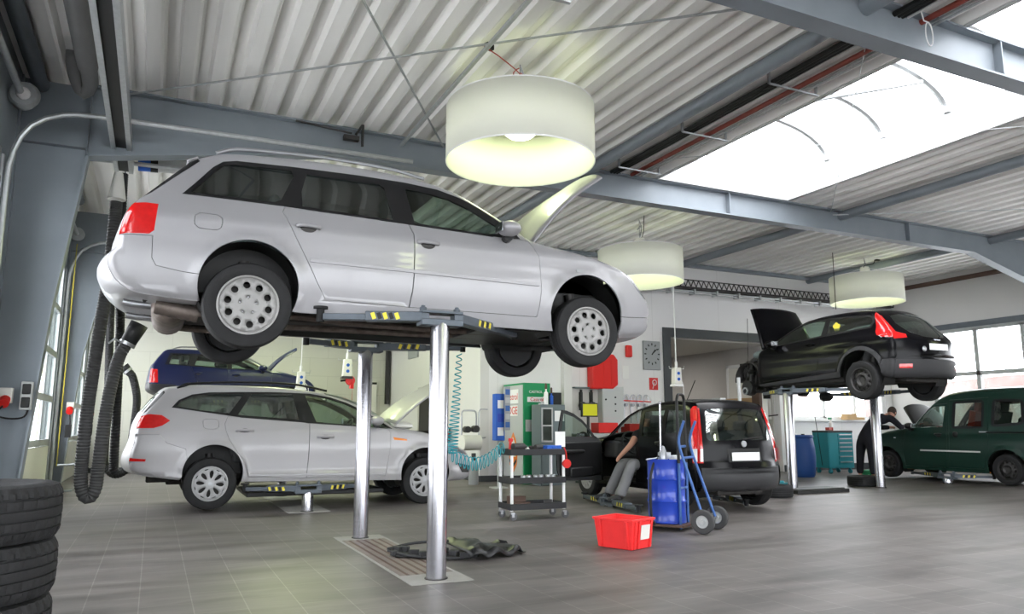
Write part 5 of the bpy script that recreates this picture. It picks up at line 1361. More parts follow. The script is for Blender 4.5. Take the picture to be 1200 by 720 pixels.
for dx,lab in ((8.48,'black pressure regulator with gauge, left one under the red hose cabinet'),(8.74,'black pressure regulator with gauge, right one under the red hose cabinet')):
    t = thing('pressure_regulator',lab,'regulator',(dx,YW,1.62))
    b = MB(); b.cyl((0,-.10,-.05),(0,-.16,-.05),.085,22); b.cyl((0,-.08,.02),(0,-.08,.30),.03,12); b.box((0,-.05,.05),(.06,.1,.4)); b.build('regulator_body','black',t)
    b = MB(); b.cyl((0,-.16,-.05),(0,-.165,-.05),.06,20); b.build('gauge_dial','offwhite',t)
b = MB(); b.b2((8.3,YW-.12,1.95),(8.95,YW,1.98)); tag(b.build('wall_bracket','grey_cab'),'thin grey rail carrying the two pressure regulators','rail')
b = MB(); b.b2((8.25,YW-.03,.9),(8.95,YW,1.95)); tag(b.build('backing_board','wall_far',smooth=0),'light grey backing board under the red hose cabinet','board')
for k in range(4):
    x_ = 9.62+k*.18; b = MB(); b.tube(crom([(x_,YW-.05,1.2),(x_,YW-.05,1.72),(x_+.03,YW-.06,1.82),(x_+.09,YW-.07,1.82),(x_+.11,YW-.08,1.72)],.04),.016,8); b.cyl((x_+.0,YW-.05,1.60),(x_,YW-.16,1.60),.035,10)
    tag(b.build('oil_tap','steel'),'grey oil dispensing tap on the wall under the notice','tap','row of oil taps on the white wall')
b = MB(); b.tube([(9.55,YW-.06,1.70),(10.35,YW-.06,1.68)],.014,6); tag(b.build('conduit','red'),'thin red pipe behind the row of oil taps','pipe')
b = MB(); b.b2((8.75,YW-.35,.98),(9.25,YW,1.20)); tag(b.build('tool_box','red',bevel=.01),'red tool box on the bench behind the open car door','box')
b = MB(); b.b2((9.55,YW-.35,.98),(10.3,YW,1.18)); tag(b.build('tool_box','red',bevel=.01),'long red tool box on the bench seen through the city car window','box')
t = thing('workbench','pale workbench with white front along the wall behind the city car','workbench',(9.4,YW-.32,0))
b = MB(); b.b2((-1.2,-.32,.90),(1.3,.31,.97)); b.build('bench_top','grey_light',t,bevel=.005); b = MB(); b.b2((-1.15,-.28,0),(1.25,.30,.90)); b.build('bench_front','offwhite',t)
b = MB(); b.b2((6.12,14.2,0),(6.12,14.2,0)) 
b = MB(); b.b2((8.02,YB-.14,0),(8.22,YB,ZC-.3)); tag(b.build('wall_pilaster','wall_white',smooth=0),'slim white pilaster right of the grey cabinet','pilaster',kind='structure')
t = thing('tester_screen','yellow and green tester screen on an arm seen through the open car door window','screen',(7.95,13.2,0))
b = MB(); b.box((0,0,1.45),(.38,.06,.28)); b.build('screen_housing','steel_dark',t,bevel=.01); b = MB(); b.box((0,-.033,1.45),(.33,.004,.23)); b.build('display','screen_yellow',t,smooth=0); b = MB(); b.tube([(0,.05,0),(0,.05,1.35)],.03,10); b.box((0,.05,.02),(.4,.4,.04)); b.build('stand_pole','steel_dark',t)
# far-left wall fittings
b = MB(); b.b2((5.94,YL-.12,1.75),(6.06,YL-.02,3.7)); tag(b.build('wall_duct','steel_dark',smooth=0),'dark vertical cable duct in the far corner','duct')
b = MB(); b.b2((5.5,YL-.10,.9),(5.68,YL-.005,2.35)); o = tag(b.build('wall_locker','offwhite',bevel=.005),'narrow pale wall box with black top left of the corner duct','box'); b = MB(); b.b2((5.5,YL-.11,2.30),(5.68,YL-.02,2.36)); b.build('box_cap','black',o)
b = MB(); b.b2((XS-.05,18.6,2.9),(XS,19.4,4.3)); tag(b.build('wall_panel','clock_face',smooth=0),'grey rectangular panel high on the white side wall','panel')
wall('door_4','steel_dark',[((XS-.03,17.2,0),(XS-.005,18.4,2.02))]); wall('trim_5','wall_far',[((XS-.04,17.1,0),(XS,17.2,2.1)),((XS-.04,18.4,0),(XS,18.5,2.1)),((XS-.04,17.1,2.02),(XS,18.5,2.1))])
# fire extinguisher between near piston and wall
t = thing('fire_extinguisher','red fire extinguisher on the side wall behind the near piston','extinguisher',(5.95,16.2,.55))
b = MB(); b.lathe([(0,0),(.09,0),(.10,.03),(.10,.45),(.06,.54),(.03,.56),(0,.56)],20); b.build('cylinder','red',t,smooth=50); b = MB(); b.box((0,0,.60),(.12,.04,.06)); b.tube(crom([(.03,0,.6),(.12,0,.5),(.12,0,.2)],.05),.012,6); b.build('valve','black',t)
# right part: barrel, chest, lamp boxes
t = thing('plastic_barrel','dark blue plastic barrel behind the left piston of the black hatchback','barrel',(13.3,12.85,0))
b = MB(); b.lathe([(0,0),(.24,0),(.27,.05),(.29,.25),(.30,.45),(.29,.65),(.26,.83),(.245,.86),(.27,.88),(.27,.91),(.25,.93),(0,.92)],36); b.build('barrel_body','blue_barrel',t,smooth=45); b = MB(); b.cyl((.12,.05,.925),(.12,.05,.95),.04,14); b.build('bung','black',t)
t = thing('tool_chest','teal rolling tool chest with seven drawers by the back wall','tool chest',(14.95,13.55,.0),rz=-.12)
b = MB(); b.b2((-.27,-.26,.13),(.48,.26,.98)); b.build('chest_body','teal',t,bevel=.01)
b = MB(); b.b2((-.27,-.27,.97),(.48,.27,1.02)); b.build('chest_top','steel_dark',t,bevel=.008)
for k in range(7):
    z_ = .90-k*.098 if k < 5 else .90-k*.098-(k-4)*.03
    b = MB(); b.b2((.03,-.275,z_-.040),(.45,-.262,z_+.045)); o = b.build('drawer','teal',t,bevel=.004); b = MB(); b.b2((.06,-.290,z_+.012),(.42,-.275,z_+.034)); b.build('drawer_handle','steel',o)
b = MB(); b.b2((-.25,-.272,.16),(.01,-.262,.94)); b.build('side_door','teal',t,bevel=.004)
for sx in (-.18,.40):
    for sy in (-.2,.2):
        b = MB(); b.cyl((sx-.02,sy,.055),(sx+.02,sy,.055),.055,16); b.box((sx,sy,.11),(.05,.04,.05)); b.build('castor','teal',t)
b = MB(); b.box((14.85,13.45,1.06),(.16,.1,.07),.3); b.cyl((14.97,13.45,1.02),(14.97,13.45,1.10),.025,10); tag(b.build('glove','cable_red',bevel=.01),'dark red glove on the teal tool chest','glove')
t = thing('spray_bottle','clear spray bottle on the teal tool chest below the window','bottle',(15.1,13.60,1.021)); b = MB(); b.lathe([(0,0),(.05,0),(.05,.17),(.02,.22),(.02,.26),(0,.26)],16); b.build('bottle_body','lens_clear',t); b = MB(); b.box((-.02,0,.29),(.10,.03,.05)); b.build('spray_head','green_sign',t)
b = MB(); q = [(15.3+.42*cos(k*.55)*(.8+.02*(k%5)),12.55+.25*sin(k*.55),.015+.0022*k) for k in range(48)]; b.tube(crom([(14.2,12.3,.02),(14.6,12.2,.015)]+q[3:],.06),.014,6); tag(b.build('cable_coil','green_sign'),'dark green cable coiled on the floor before the teal chest','cable')
b = MB(); b.b2((16.5,YB-.20,1.292),(16.85,YB-.0,1.45)); b.b2((16.9,YB-.15,1.292),(17.2,YB-.02,1.36)); tag(b.build('cardboard_box','wood'),'small box on the sill of the low window','box')
t = thing('machine_post','greenish steel machine column with red lever left of the blue barrel','machine',(12.55,13.2,0))
b = MB(); b.b2((-.12,-.1,0),(.06,.1,1.95)); b.build('machine_column','pipe_red' if False else 'offwhite',t); b = MB(); b.b2((-.20,-.12,0),(-.12,.12,1.98)); b.build('column_edge','brown_frame',t)
b = MB(); b.b2((-.55,-.18,.0),(-.14,.18,.62)); b.build('control_box','offwhite',t,bevel=.01); b = MB()
for dx,z_ in ((-.45,.5),(-.3,.5),(-.4,.35),(-.25,.33)): b.cyl((dx,-.18,z_),(dx,-.21,z_),.035,12)
b.build('machine_knob','red',t); b = MB(); b.tube([(-.6,-.1,.95),(-.15,-.1,.98)],.015,6); b.tube([(-.45,-.1,.62),(-.2,-.1,.97)],.012,6); b.build('lever','red',t); b = MB(); b.tube([(.06,-.1,1.35),(.3,-.15,1.38)],.015,6); b.build('lever_arm','steel_dark',t)
# door frames, boards and signs in the passage behind the opening
b = MB(); b.b2((14.1,15.0,.0),(14.25,16.3,1.86)); b.b2((14.08,15.01,.02),(14.1,15.64,1.84)); b.b2((14.08,15.66,.02),(14.1,16.29,1.84)); tag(b.build('wooden_cupboard','wood',smooth=0),'light wooden cupboard in the passage beyond the opening','cupboard')
b = MB(); b.b2((14.262,15.31,.9),(14.285,16.24,2.69)); tag(b.build('passage_blind','offwhite',smooth=0),'pale blind in the passage window','blind')
b = MB(); b.b2((14.27,14.74,1.3),(14.29,14.97,1.95)); tag(b.build('poster','white',smooth=0),'narrow white notice board at the right edge of the passage','notice')
pl = bpy.data.lights.new('passage_fill','AREA'); pl.energy = 60; pl.size = 1.2; pl.color = (1,.97,.9); po = bpy.data.objects.new('passage_fill',pl); COL.objects.link(po); po.location = (12.0,18.0,3.12)  # unseen area lamp added to brighten the passage
b = MB(); b.box((12.0,18.0,3.18),(1.25,1.25,.06)); tag(b.build('fill_lamp_panel','white',bevel=.01),'flat square panel added above the passage fill lamp beyond the opening','lamp')  # non-glowing panel added as a body for the fill lamp

# ------------------------------------------------------------------ people
def skin(name, chains, mat, parent=None, levels=2, root=0, extra=None):
    """chains: list of joint lists [(x,y,z,r[,r2])]; a joint given as an int refers to an earlier vertex"""
    vs = []; rs = []; es = []
    for ch in chains:
        prev = None
        for j in ch:
            if isinstance(j,int): k = j
            else: k = len(vs); vs.append(j[:3]); rs.append((j[3], j[4] if len(j) > 4 else j[3]))
            if prev is not None: es.append((prev,k))
            prev = k
    me = bpy.data.meshes.new(name); me.from_pydata(vs,es,[]); me.materials.append(M[mat])
    o = bpy.data.objects.new(name,me); COL.objects.link(o)
    if parent: o.parent = parent
    md = o.modifiers.new('skin','SKIN'); md.use_smooth_shade = True
    for i,(a,b_) in enumerate(rs): me.skin_vertices[0].data[i].radius = (a,b_)
    me.skin_vertices[0].data[root].use_root = True
    sb = o.modifiers.new('sub','SUBSURF'); sb.levels = levels; sb.render_levels = levels
    dg = bpy.context.evaluated_depsgraph_get(); ev = o.evaluated_get(dg); m2 = bpy.data.meshes.new_from_object(ev)
    o.modifiers.clear(); m2.materials.clear(); m2.materials.append(M[mat]); o.data = m2
    if extra:
        bm = bmesh.new(); bm.from_mesh(m2)
        t = bpy.data.meshes.new('t'); t.from_pydata(extra.v,[],extra.f); bm.from_mesh(t); bmesh.ops.recalc_face_normals(bm, faces=bm.faces); bm.to_mesh(m2); bm.free()
    m2.polygons.foreach_set('use_smooth',[True]*len(m2.polygons))
    return o
def head_mb(c, fwd, up=(0,0,1), s=1.0):
    b = MB(); f = Vector(fwd).normalized(); u = Vector(up); u = (u-f*u.dot(f)).normalized(); r = u.cross(f)
    Rm = Matrix((r,f,u)).transposed(); c = Vector(c)
    def T(v): return c+Rm@(Vector(v)*s)
    def add(fn):
        q = MB(); fn(q); b.add([T(v) for v in q.v], q.f)
    add(lambda q: q.sphere((0,0,.01),.1,18,(.76,.95,1.12)))
    add(lambda q: q.sphere((0,.028,-.055),.07,14,(.80,.85,.85)))
    add(lambda q: q.sphere((0,.098,-.012),.016,8,(.8,1.1,1.6)))
    for k in (-1,1):
        add(lambda q: q.sphere((k*.078,-.005,-.005),.028,8,(.35,.7,1)))
        add(lambda q: q.sphere((k*.030,.082,.018),.011,8))
    add(lambda q: q.sphere((0,.088,-.052),.018,8,(1.4,.6,.45)))
    return b, T
def hair_on(T, parent, short=True, mat='hair'):
    b = MB(); q = MB(); q.sphere((0,-.012,.022),.106,20,(.80,.97,1.12))
    keep = [i for i,f in enumerate(q.f) if not (sum(q.v[k][1] for k in f)/len(f) > .045 and sum(q.v[k][2] for k in f)/len(f) < .075) and sum(q.v[k][2] for k in f)/len(f) > -.045]
    b.add([T(v) for v in q.v],[q.f[i] for i in keep]); return b.build('hair',mat,parent,smooth=60)
def hand(o, d, n, side=1):
    """chains for a slightly curled hand: wrist o, direction d, palm normal n"""
    o,d,n = Vector(o),Vector(d).normalized(),Vector(n).normalized(); w = d.cross(n).normalized()*side
    ch = []
    palm = o+d*.055
    for k,(off,L) in enumerate(((-.030,.075),(-.010,.085),(.010,.080),(.028,.062))):
        a = o+d*.085+w*off; p1 = a+d*L*.45-n*.006; p2 = p1+d*L*.32-n*.018; p3 = p2+d*L*.18-n*.022
        ch.append([(*(o+d*.03+w*off*.7),.012),(*a,.0095),(*p1,.0088),(*p2,.008),(*p3,.0065)])
    a = o+d*.03-w*.035; ch.append([(*(o+d*.015-w*.015),.013),(*a,.011),(*(a+d*.03-w*.018-n*.006),.0095),(*(a+d*.055-w*.022-n*.016),.008)])
    return palm, ch
# seated mechanic in the city car, legs out of the open door
pr = thing('person','person in black shirt and grey trousers sitting in the black city car doorway','person',(0,0,0))
hipc = (6.62,9.34,.53); kn = (6.18,9.12,.60); kn2 = (6.22,9.42,.60); ft = (5.98,9.14,.20); ft2 = (6.04,9.52,.20)
sh = (6.60,9.36,1.02); shl = (6.44,9.34,1.00); el = (6.27,9.26,.86); wr = (6.12,9.38,.66)
hb,T = head_mb((6.60,9.32,1.27),(.45,.85,-.1))
palm,fing = hand(wr,(-.15,.35,-.9),(-.9,.1,.1),1)
body = skin('body',[[(*hipc,.13,.11),(6.62,9.35,.70,.13,.11),(6.61,9.36,.88,.15,.12),(*sh,.10),(6.60,9.34,1.13,.055),(6.60,9.33,1.20,.058)],
   [3,(*shl,.062),(*el,.043),(*wr,.026),(*palm,.038,.020)],[3,(6.78,9.40,1.0,.06),(6.86,9.55,.84,.045),(6.80,9.78,.82,.03)],
   [0,(6.50,9.26,.54,.080),(*kn,.050),(6.10,9.16,.36,.034),(ft[0]+.01,ft[1],ft[2],.030),(ft[0],ft[1],ft[2]-.08,.030)],[0,(6.50,9.42,.54,.080),(*kn2,.050),(6.16,9.52,.36,.034),(ft2[0]+.01,ft2[1],ft2[2],.030),(ft2[0],ft2[1],ft2[2]-.08,.030)]]+fing,'skin',pr,extra=hb)
skin('shirt',[[(6.62,9.35,.62,.145,.125),(6.61,9.36,.88,.165,.13),(6.60,9.36,1.03,.115),(6.60,9.35,1.10,.075)],[2,(*shl,.078),(6.34,9.295,.92,.062)],[2,(6.78,9.40,1.0,.075),(6.84,9.50,.89,.062)]],'cloth_black',pr)
skin('trousers',[[(*hipc,.15,.12),(6.50,9.26,.545,.110),(*kn,.082),(6.10,9.16,.36,.080),(ft[0]+.01,ft[1],.18,.078),(ft[0],ft[1],.145,.076)],[0,(6.50,9.42,.545,.110),(*kn2,.082),(6.16,9.52,.36,.080),(ft2[0]+.01,ft2[1],.18,.078),(ft2[0],ft2[1],.145,.076)]],'trouser_grey',pr)
for f_,d_ in ((ft,(-.10,.17)),(ft2,(-.14,.15))):
    skin('shoe',[[(f_[0]+.01,f_[1]-.03,f_[2]-.05,.058,.06),(f_[0]+d_[0]*.5,f_[1]+d_[1]*.5,f_[2]-.095,.056,.05),(f_[0]+d_[0],f_[1]+d_[1],f_[2]-.11,.052,.042)]],'shoe',pr)
hair_on(T,pr)
# mechanic leaning over the wing of the green van
pr = thing('person','person in black overalls leaning over the front wing of the green van','person',(-.25,-.10,0))
hb,T = head_mb((14.28,11.12,1.40),(.75,.15,-.62))
c0 = (13.88,11.48,.92)
palm,fing = hand((14.62,11.38,1.10),(.9,.1,-.35),(0,0,1),1); palm2,fing2 = hand((14.60,11.10,1.12),(.9,.1,-.35),(0,0,1),-1)
skin('body',[[(*c0,.13,.11),(13.93,11.42,1.08,.14,.12),(14.04,11.34,1.22,.15,.12),(14.14,11.26,1.30,.10),(14.20,11.20,1.34,.056),(14.25,11.16,1.37,.055)],
   [3,(14.12,11.48,1.26,.06),(14.36,11.52,1.10,.045),(14.62,11.38,1.10,.028),(*palm,.036,.02)],[3,(14.16,11.04,1.28,.06),(14.34,10.98,1.10,.045),(14.60,11.10,1.12,.028),(*palm2,.036,.02)],
   [0,(13.88,11.60,.82,.09),(13.84,11.62,.48,.062),(13.82,11.64,.09,.042)],[0,(13.86,11.34,.82,.09),(13.78,11.28,.48,.062),(13.72,11.22,.09,.042)]]+fing+fing2,'skin',pr,extra=hb)
skin('overalls',[[(*c0,.155,.13),(13.93,11.42,1.08,.165,.14),(14.04,11.34,1.22,.175,.14),(14.14,11.26,1.30,.12),(14.18,11.22,1.335,.075)],
   [3,(14.12,11.48,1.26,.078),(14.36,11.52,1.10,.062),(14.56,11.42,1.10,.045)],[3,(14.16,11.04,1.28,.078),(14.34,10.98,1.10,.062),(14.54,11.08,1.12,.045)],
   [0,(13.88,11.60,.82,.115),(13.84,11.62,.48,.085),(13.82,11.64,.12,.07)],[0,(13.86,11.34,.82,.115),(13.78,11.28,.48,.085),(13.72,11.22,.12,.07)]],'cloth_black',pr)
for x_,y_ in ((13.82,11.64),(13.72,11.22)): skin('shoe',[[(x_-.03,y_,.06,.05),(x_+.08,y_,.048,.048,.042),(x_+.18,y_,.04,.045,.034)]],'shoe',pr)
hair_on(T,pr)

# ================================================================== silver estate near the floor
MO = dict(name='estate_car', label='silver estate car with black roof rails, low near the floor, bonnet open', loc=(2.2,11.68,.03),
 hw=.88, zh=1.52, xr=-2.5, xf=2.4, paint='light_silver_paint', flare=.045, er=.06,
 path=[('bump',[(-1.865,.40),(-2.10,.435),(-2.36,.49),(-2.44,.56),(-2.455,.66),(-2.44,.78)]),('gate',[(-2.415,.90),(-2.405,1.05),(-2.385,1.15),(-2.345,1.25)]),
       ('glass',[(-2.24,1.40),(-2.13,1.545)]),('roof',[(-2.08,1.585),(-1.916,1.615),(-1.591,1.635),(-1.149,1.635),(-.60,1.620),(-.2,1.585),(.0,1.555)]),
       ('screen',[(.25,1.48),(.482,1.395),(.70,1.270),(.90,1.145),(1.06,1.045)]),('hood',[(1.25,1.030),(1.50,.985),(1.70,.925),(1.90,.845)]),
       ('nose',[(2.06,.765),(2.17,.690),(2.22,.60),(2.24,.48),(2.22,.36),(2.14,.295),(1.878,.280)])],
 tailtags=('bump','gate','glass'),
 crown=dict(bump=(-.12,0,2.4),gate=(-.08,.0,2.6),glass=(-.05,.04,2.6),roof=(0,.035,2.4),screen=(.14,.05,2.4),hood=(.02,.05,2.4),nose=(.16,0,2.2)),
 arches=[(-1.455,.48,.375),(1.474,.41,.375)], sill=(.36,.32),
 shape=lambda x,z: .010*math.exp(-((z-1.02)/.05)**2)-.010*math.exp(-((z-.62)/.12)**2)+(.014 if z < .46 else 0),
 regions=[
  dict(name='quarter_window',kind='glass',mat='dark_glass',depth=-.006,poly=[(-1.945,1.355),(-1.885,1.43),(-1.74,1.50),(-1.50,1.530),(-1.09,1.542),(-1.28,1.265),(-1.649,1.305)]),
  dict(name='rear_side_window',kind='glass',mat='dark_glass',depth=-.006,poly=[(-.99,1.542),(-.44,1.540),(-.36,1.185),(-1.17,1.245)]),
  dict(name='front_side_window',kind='glass',mat='car_glass',depth=-.006,poly=[(-.27,1.530),(.07,1.485),(.30,1.415),(.60,1.27),(.90,1.09),(.90,1.068),(-.12,1.152)]),
  dict(name='window_frame',kind='trim',mat='trim_black',depth=.001,poly=[(-2.0,1.338),(-1.92,1.438),(-1.76,1.515),(-1.55,1.548),(-1.146,1.562),(-.6,1.567),(-.2,1.555),(.1,1.505),(.32,1.435),(.50,1.350),(.75,1.205),(.98,1.055),(.46,1.092),(-.227,1.135),(-.33,1.150),(-1.136,1.212),(-1.649,1.285)]),
  dict(name='rear_window_edge',kind='trim',mat='trim_black',depth=.002,poly=[(-2.5,1.252),(-2.335,1.262),(-2.30,1.28),(-2.095,1.535),(-2.12,1.60),(-2.45,1.55)]),
  dict(name='tail_lamp',kind='lamp',mat='lens_red',poly=[(-2.60,1.10),(-2.60,1.22),(-2.374,1.218),(-2.257,1.25),(-2.113,1.237),(-2.007,1.166),(-2.10,1.10),(-2.2,1.068),(-2.60,1.065)]),
  dict(name='headlamp',kind='lamp',mat='lens_grey',poly=[(1.84,.845),(2.0,.780),(2.10,.722),(2.17,.66),(2.08,.680),(1.93,.735),(1.84,.775)]),
  dict(name='side_reflector',kind='lamp',mat='lens_red',poly=[(-2.60,.705),(-2.26,.675),(-2.27,.645),(-2.60,.655)]),
  dict(name='side_indicator',kind='lamp',mat='lens_amber',poly=[(.98,.935),(1.19,.905),(1.19,.88),(1.0,.895)]),
  dict(name='fog_lamp',kind='lamp',mat='steel_dark',poly=[(2.0,.545),(2.21,.50),(2.19,.40),(2.07,.405)]),
  dict(name='fuel_flap',kind='panel',mat='light_silver_paint',side=-1,round=True,poly=[(-1.61,1.17),(-1.58,1.19),(-1.44,1.185),(-1.41,1.16),(-1.41,1.08),(-1.44,1.055),(-1.57,1.058),(-1.60,1.08)]),
  dict(name='rear_door',kind='panel',mat='light_silver_paint',poly=[(-1.30,1.225),(-1.335,1.13),(-1.327,1.05),(-1.273,.915),(-1.20,.80),(-1.10,.66),(-1.04,.56),(-1.008,.42),(-.243,.385),(-.225,.70),(-.219,.99),(-.213,1.133),(-.33,1.150),(-1.136,1.212)]),
  dict(name='front_door',kind='panel',mat='light_silver_paint',poly=[(-.213,1.133),(-.219,.99),(-.225,.70),(-.243,.385),(.87,.375),(.90,.52),(.925,.68),(.945,.85),(.95,1.0),(.90,1.058),(.46,1.092)]),
  dict(name='rear_bumper',kind='panel',mat='light_silver_paint',poly=[(-2.6,.98),(-2.12,.99),(-2.07,.93),(-2.03,.88),(-1.80,.80),(-1.70,.30),(-2.6,.2)]),
 ],
 strips=[(.445,.415,-1.0,.86,'light_silver_paint','door_moulding',0)],
 handles=[(-1.08,1.035,.22),(.0,.945,.22)], mirror=(.72,1.17), wheel=(.335,.225,.205,'leaf','cap_silver'), wheels=[(-1.48,.345),(1.474,.30)],
 seats=[(.0,.38,.68,'seat_fabric'),(.0,-.38,.68,'seat_fabric')], rear_seat=(-.95,.68), dash=(.85,1.06), hood_open=True, rail_mat='trim_black',
 rails=[([(-1.95,1.60,.02,.02),(-1.75,1.665,.05,.04),(-1.1,1.70,.07,.05),(-.4,1.685,.07,.05),(.05,1.60,.04,.03)],)])
r, Wc, bp, made, z2s = build_car(MO)
hood_panel(r, (1.05,1.13), (2.02,1.80), .74, .60, .05, 'light_silver_paint', 'light_silver_paint', dish=.06)
engine_block(r, 1.6, .93, .55)
b = MB(); b.sphere((1.22,-.55,1.10),.10,10,(1.6,.8,.6)); b.build('washer_bottle','offwhite',r)
b = MB(); b.b2((-1.0,-.70,.14),(.9,.70,.20)); b.build('undertray','trim_black',r,bevel=.01)
b = MB(); b.cyl((-1.45,-Wc(-1.45,.1)*.0-.885,.335),(-1.45,-.889,.335),.03,16)
# ================================================================== raised navy estate, far left
GO = dict(name='estate_car', label='navy blue estate car raised on the lift in the far left bay, bonnet open', loc=(1.6,18.4,1.60),
 hw=.80, zh=1.20, xr=-1.9, xf=2.3, paint='navy_paint', er=.05,
 path=[('bump',[(-1.25,.14),(-1.55,.20),(-1.72,.30),(-1.745,.45)]),('gate',[(-1.745,.60),(-1.735,.72),(-1.70,.82)]),('glass',[(-1.60,.98),(-1.50,1.12)]),
       ('roof',[(-1.44,1.165),(-1.2,1.185),(-.7,1.180),(-.2,1.145),(.05,1.105)]),('screen',[(.20,1.04),(.38,.95),(.56,.845),(.72,.755)]),('hood',[(.95,.735),(1.25,.66),(1.5,.58)]),('nose',[(1.62,.50),(1.70,.35),(1.66,.15),(1.45,.10)])],
 tailtags=('bump','gate','glass'), crown=dict(bump=(-.10,0,2.6),gate=(-.05,.0,3),glass=(-.04,.03,2.6),roof=(0,.03,2.4),screen=(.1,.04,2.4),hood=(.02,.04,2.4),nose=(.12,0,2.4)),
 arches=[(-.95,.15,.30),(1.15,.12,.30)], sill=(.06,.06),
 regions=[dict(name='quarter_window',kind='glass',mat='car_glass',depth=-.005,poly=[(-1.39,.85),(-1.33,1.06),(-.98,1.05),(-1.03,.83)]),
  dict(name='rear_side_window',kind='glass',mat='car_glass',depth=-.005,poly=[(-.88,.83),(-.82,1.05),(-.22,1.01),(-.22,.79)]),
  dict(name='front_side_window',kind='glass',mat='car_glass',depth=-.005,poly=[(-.12,.785),(-.12,1.00),(.12,.97),(.40,.86),(.56,.765)]),
  dict(name='window_frame',kind='trim',mat='trim_black',depth=.001,poly=[(-1.47,.83),(-1.38,1.09),(-.8,1.09),(-.1,1.045),(.15,1.0),(.43,.88),(.64,.755),(-.2,.77)]),
  dict(name='tail_lamp',kind='lamp',mat='lens_red',poly=[(-1.9,.44),(-1.9,.74),(-1.60,.72),(-1.58,.44)]),
  dict(name='bumper_cover',kind='panel',mat='bumper_black',poly=[(-1.9,.42),(-1.22,.40),(-1.2,.0),(-1.9,.0)]),
  dict(name='rear_door',kind='panel',mat='navy_paint',poly=[(-.95,.80),(-.80,.45),(-.62,.14),(-.19,.14),(-.19,.76)]),
  dict(name='front_door',kind='panel',mat='navy_paint',poly=[(-.17,.76),(-.17,.14),(.70,.14),(.74,.70),(.64,.745)])],
 tagmat=dict(bump=('rear_bumper','bumper_black')), handles=[(-.80,.66,.14),(-.03,.64,.14)], mirror=(.52,.80), wheel=(.27,.18,.17,'steel','alloy'), wheels=[(-.95,.05),(1.15,.04)],
 seats=[(.0,.34,.38,'seat_fabric'),(.0,-.34,.38,'seat_fabric')], rear_seat=(-.75,.38), dash=(.50,.72), hood_open=True,
 rails=[([(-1.35,1.17,.02,.04),(-1.2,1.235,.04,.05),(-.6,1.235,.04,.05),(-.1,1.18,.04,.05)],)], step=.09)
r, Wc, bp, made, z2s = build_car(GO)
hood_panel(r, (.70,.76), (1.36,1.33), .62, .50, .05, 'navy_paint', 'steel_dark')

